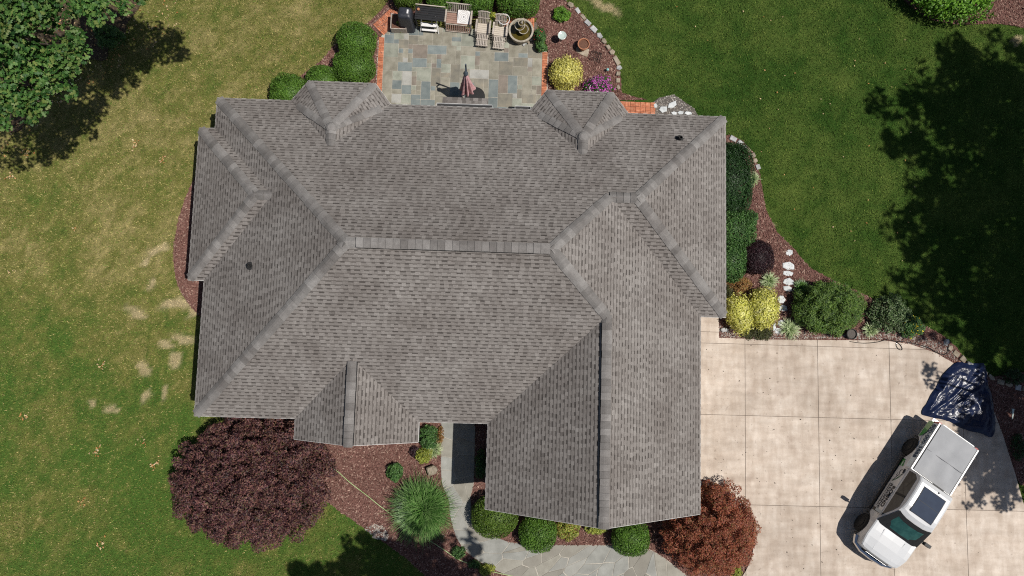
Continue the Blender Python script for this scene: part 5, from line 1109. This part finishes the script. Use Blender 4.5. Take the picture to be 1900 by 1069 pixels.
# ------------------------------------------------------------------ tarp
TO = smooth(GP([(1775, 672), (1798, 676), (1821, 675), (1829, 700), (1833, 722), (1840, 750), (1843, 785), (1838, 810), (1812, 803), (1785, 796), (1752, 779), (1725, 774), (1707, 767), (1720, 742), (1737, 712), (1752, 690)]), 4, True)
cx_ = sum(p[0] for p in TO) / len(TO); cy_ = sum(p[1] for p in TO) / len(TO); n = len(TO); K = 34; V = []; Fq = []; TO = [(x + .05 * mnoise.noise(Vector((x * 3, y * 3, 0))), y + .05 * mnoise.noise(Vector((x * 3, y * 3, 5)))) for x, y in TO]
for r_ in range(K + 1):
    f = r_ / K
    for k in range(n):
        x = cx_ + (TO[k][0] - cx_) * f; y = cy_ + (TO[k][1] - cy_) * f; p = Vector(((x * .75 + y * .65) * .42, (y * .75 - x * .65) * 1.25, 0)); w1 = mnoise.noise(p * .8); rd = 1 - abs(mnoise.noise(p * 1.7 + Vector((3 + w1, 0, 0)))) * 2.0; rd2 = 1 - abs(mnoise.noise(p * 4.1 + Vector((9, w1, 0)))) * 2; w3 = mnoise.noise(p * 9)
        z = max(0, .08 + .10 * w1 + .085 * max(0, rd - .35) / .65 + .035 * max(0, rd2 - .5) / .5) + .008 * w3; e = min(1, (1 - f) * 5 + .28); V.append((x, y, .07 + max(.0, z) * e))
for r_ in range(K):
    for k in range(n): j = (k + 1) % n; Fq.append((r_ * n + k, (r_ + 1) * n + k, (r_ + 1) * n + j, r_ * n + j))
tag(np_mesh('tarp', V, Fq, MT['tarp'], org=(cx_, cy_, .07), smooth=True), 'crumpled navy blue tarp lying behind the truck', 'tarp')
g = G(1877, 768); q = (g.x, g.y, .04); v = MB(); v.tube([(q[0] - .02, q[1] - .22, .05), (q[0], q[1], .06), (q[0] + .02, q[1] + .22, .06)], [.02, .035, .055], 8); tag(v.build('garden_marker', MT['frost'], org=q), 'pale green slim object in the shade right of the tarp', 'garden marker')

# ------------------------------------------------------------------ trees
def tree(name, label, base, clumps, m='oak', per=420, leaf=.17, lobed=True, group='shade trees round the garden', tr_r=.24, aspect=.75):
    b3 = (base[0], base[1], -.02); t = thing(name, label, 'tree', b3, 0, group); C = np.array(clumps); zt = C[:, 2].min() * .62; Pp = []; Nn = []
    for x, y, z, r_ in clumps:
        sub = max(5, int(7 * r_ * r_)); d = sph(sub); d[:, 2] = d[:, 2] * .6 + .1; sc_ = np.array([x, y, z]) + d * r_ * rng.uniform(.45, .95, (sub, 1)) * (1 if r_ > .55 else 1.7)
        for s_ in sc_:
            k = int(per * r_ * r_ / sub); dd = sph(k); rr = (.36 if r_ > .55 else .8) * r_ * rng.uniform(.3, 1.15, k) ** .5; Pp.append(s_ + dd * rr[:, None] * np.array([1, 1, .55])); Nn.append(dd * .5 + np.array([0, 0, 1.0]) + rng.normal(size=(k, 3)) * .45)
    leaves('crown', np.concatenate(Pp), np.concatenate(Nn), leaf, leaf * aspect, LM[m], t, b3, lobed=lobed, fold=.18)
    v = MB(); top = Vector((base[0] + (C[:, 0].mean() - base[0]) * .35, base[1] + (C[:, 1].mean() - base[1]) * .35, zt)); v.tube([b3, (base[0], base[1], zt * .35), top], [tr_r * 1.35, tr_r, tr_r * .75], 10)
    for x, y, z, r_ in clumps:
        e = Vector((x, y, z)); mid = top.lerp(e, .5) + Vector((random.uniform(-.25, .25), random.uniform(-.25, .25), .3)); v.tube([top, mid, e, e + Vector((random.uniform(-.5, .5), random.uniform(-.5, .5), r_ * .5))], [tr_r * .5, tr_r * .26, tr_r * .12, .01], 6)
    v.build('trunk', MT['bark'], t, org=b3)
def at(lst): return [(*G2(px, py, z), z, r_) for px, py, z, r_ in lst]
def from_shadow(lst, z0, z1):
    out = []
    for px, py, r_ in lst:
        z = random.uniform(z0, z1); g = G(px, py); out.append((g.x + SUN.x / SUN.z * z, g.y + SUN.y / SUN.z * z, z, r_))
    return out
OG = 'oak trees at the top left corner'
tree('oak_tree', 'leafy green oak whose crown fills the left top corner', G2(75, 95), at([(88, 82, 8, 1.25), (122, 108, 7.5, .95), (60, 112, 8, .85), (98, 140, 7.3, .85), (30, 165, 7.8, 1.0), (72, 188, 7.5, .7), (22, 205, 8, .8), (112, 66, 8.2, .7), (-40, 170, 7.5, 1.5), (-30, 110, 8, 1.4), (60, 160, 7.4, .8)]), per=340, group=OG)
tree('oak_tree', 'oak crown cut by the upper left frame edge', G2(10, 5), at([(18, 14, 9, 1.0), (62, 18, 8.8, .7), (8, 58, 8.5, .8), (92, 5, 9, .7), (-30, 40, 9, 1.6), (20, -40, 9, 1.6), (80, -40, 9, 1.2)]), per=340, group=OG)
tree('oak_tree', 'oak branch tips hanging in along the top edge', G2(170, -60), at([(165, 0, 9, .75), (203, 4, 9, .7), (130, -14, 9.3, 1.1), (190, -30, 9, 1.2), (100, -50, 9.5, 1.4), (60, -70, 9.5, 1.5), (205, -75, 9, 1.4), (150, -100, 9, 1.6), (250, -68, 8, 1.2), (292, -80, 8.5, 1.1), (225, -48, 8, 1.0), (150, -60, 9, 1.5), (320, -70, 8, .9)]), per=340, group=OG)
S1 = [(1770, 108, 1.2), (1800, 150, 1.5), (1880, 110, .9), (1740, 190, 1.1), (1690, 195, .7), (1640, 188, .45), (1790, 215, 1.6), (1860, 180, 1.7), (1900, 240, 1.8), (1665, 255, .8), (1720, 262, 1.1), (1840, 265, 1.7), (1930, 150, 1.8), (1950, 90, 1.4)]
S2 = [(1730, 330, .9), (1775, 320, 1.4), (1840, 345, 1.7), (1900, 330, 1.8), (1700, 385, .9), (1680, 408, .6), (1750, 400, 1.4), (1815, 420, 1.7), (1880, 430, 1.8), (1720, 455, 1.1), (1950, 380, 1.9), (1940, 480, 1.8)]
S3 = [(1745, 490, 1.1), (1810, 500, 1.6), (1880, 510, 1.7), (1690, 522, .5), (1700, 556, .55), (1770, 555, 1.2), (1840, 575, 1.5), (1900, 590, 1.7), (1800, 605, .9), (1860, 640, 1.3), (1910, 660, 1.5), (1730, 590, .35), (1950, 560, 1.8)]
S4 = [(1722, 682, .22), (1724, 705, .25), (1855, 700, 1.1), (1890, 740, 1.4), (1865, 800, 1.1), (1895, 840, 1.3), (1830, 830, .9), (1850, 870, .7), (1800, 862, .6), (1780, 880, .4), (1815, 905, .45), (1805, 930, .3), (1870, 905, .5), (1910, 780, 1.4), (1920, 690, 1.5), (1858, 930, .3), (1845, 765, .9), (1820, 800, .9), (1800, 815, .8), (1845, 820, 1.0), (1790, 845, .6), (1840, 850, .9), (1870, 870, .9), (1830, 895, .5), (1815, 745, .5), (1826, 705, .45), (1828, 775, .6), (1805, 780, .5), (1812, 720, .3), (1790, 792, .4), (1805, 845, .6), (1825, 865, .6), (1850, 905, .5)]
S1 += [(1620, 200, .25), (1655, 215, .3), (1700, 165, .4), (1735, 130, .5), (1710, 225, .5), (1850, 75, .4), (1650, 275, .3), (1690, 290, .4)]; S2 += [(1690, 340, .3), (1655, 395, .25), (1660, 430, .35), (1690, 440, .45), (1710, 360, .4)]; S3 += [(1665, 520, .25), (1680, 580, .3), (1715, 525, .4), (1760, 620, .4), (1720, 620, .25), (1640, 545, .2), (1820, 645, .5)]
tree('shade_tree', 'tall tree outside the frame shading the upper right lawn', G2(2250, 190), from_shadow(S1, 13, 17), m='oak', per=400, leaf=.24, lobed=False)
tree('shade_tree', 'tall tree outside the frame shading the middle right lawn', G2(2260, 430), from_shadow(S2, 13, 17), m='oak', per=400, leaf=.24, lobed=False)
tree('shade_tree', 'tall tree outside the frame shading the lawn above the tarp', G2(2250, 600), from_shadow(S3, 13, 17), m='oak', per=400, leaf=.24, lobed=False)
tree('shade_tree', 'tree outside the frame shading the drive edge and tarp', G2(2060, 790), from_shadow(S4, 7.5, 10), m='oak', per=760, leaf=.20, lobed=False)
S5 = [(600, 1062, .7), (640, 1045, .6), (690, 1028, .8), (735, 1018, .75), (790, 1030, .8), (830, 1030, .6), (760, 1060, 1.2), (680, 1075, 1.2), (840, 1075, .8), (560, 1085, .9), (610, 1110, 1.4), (720, 1115, 1.6), (820, 1120, 1.2), (866, 1005, .35), (880, 1062, .3), (650, 1012, .3), (710, 1050, 1.1), (790, 1062, 1.1), (640, 1070, .9), (700, 1008, .4), (770, 1005, .5), (815, 1008, .4), (850, 1056, .8), (872, 1085, 1.0)]
tree('shade_tree', 'tree outside the frame shading the front bed edge', G2(830, 1330), from_shadow(S5, 12, 15), m='oak', per=620, leaf=.22, lobed=False)
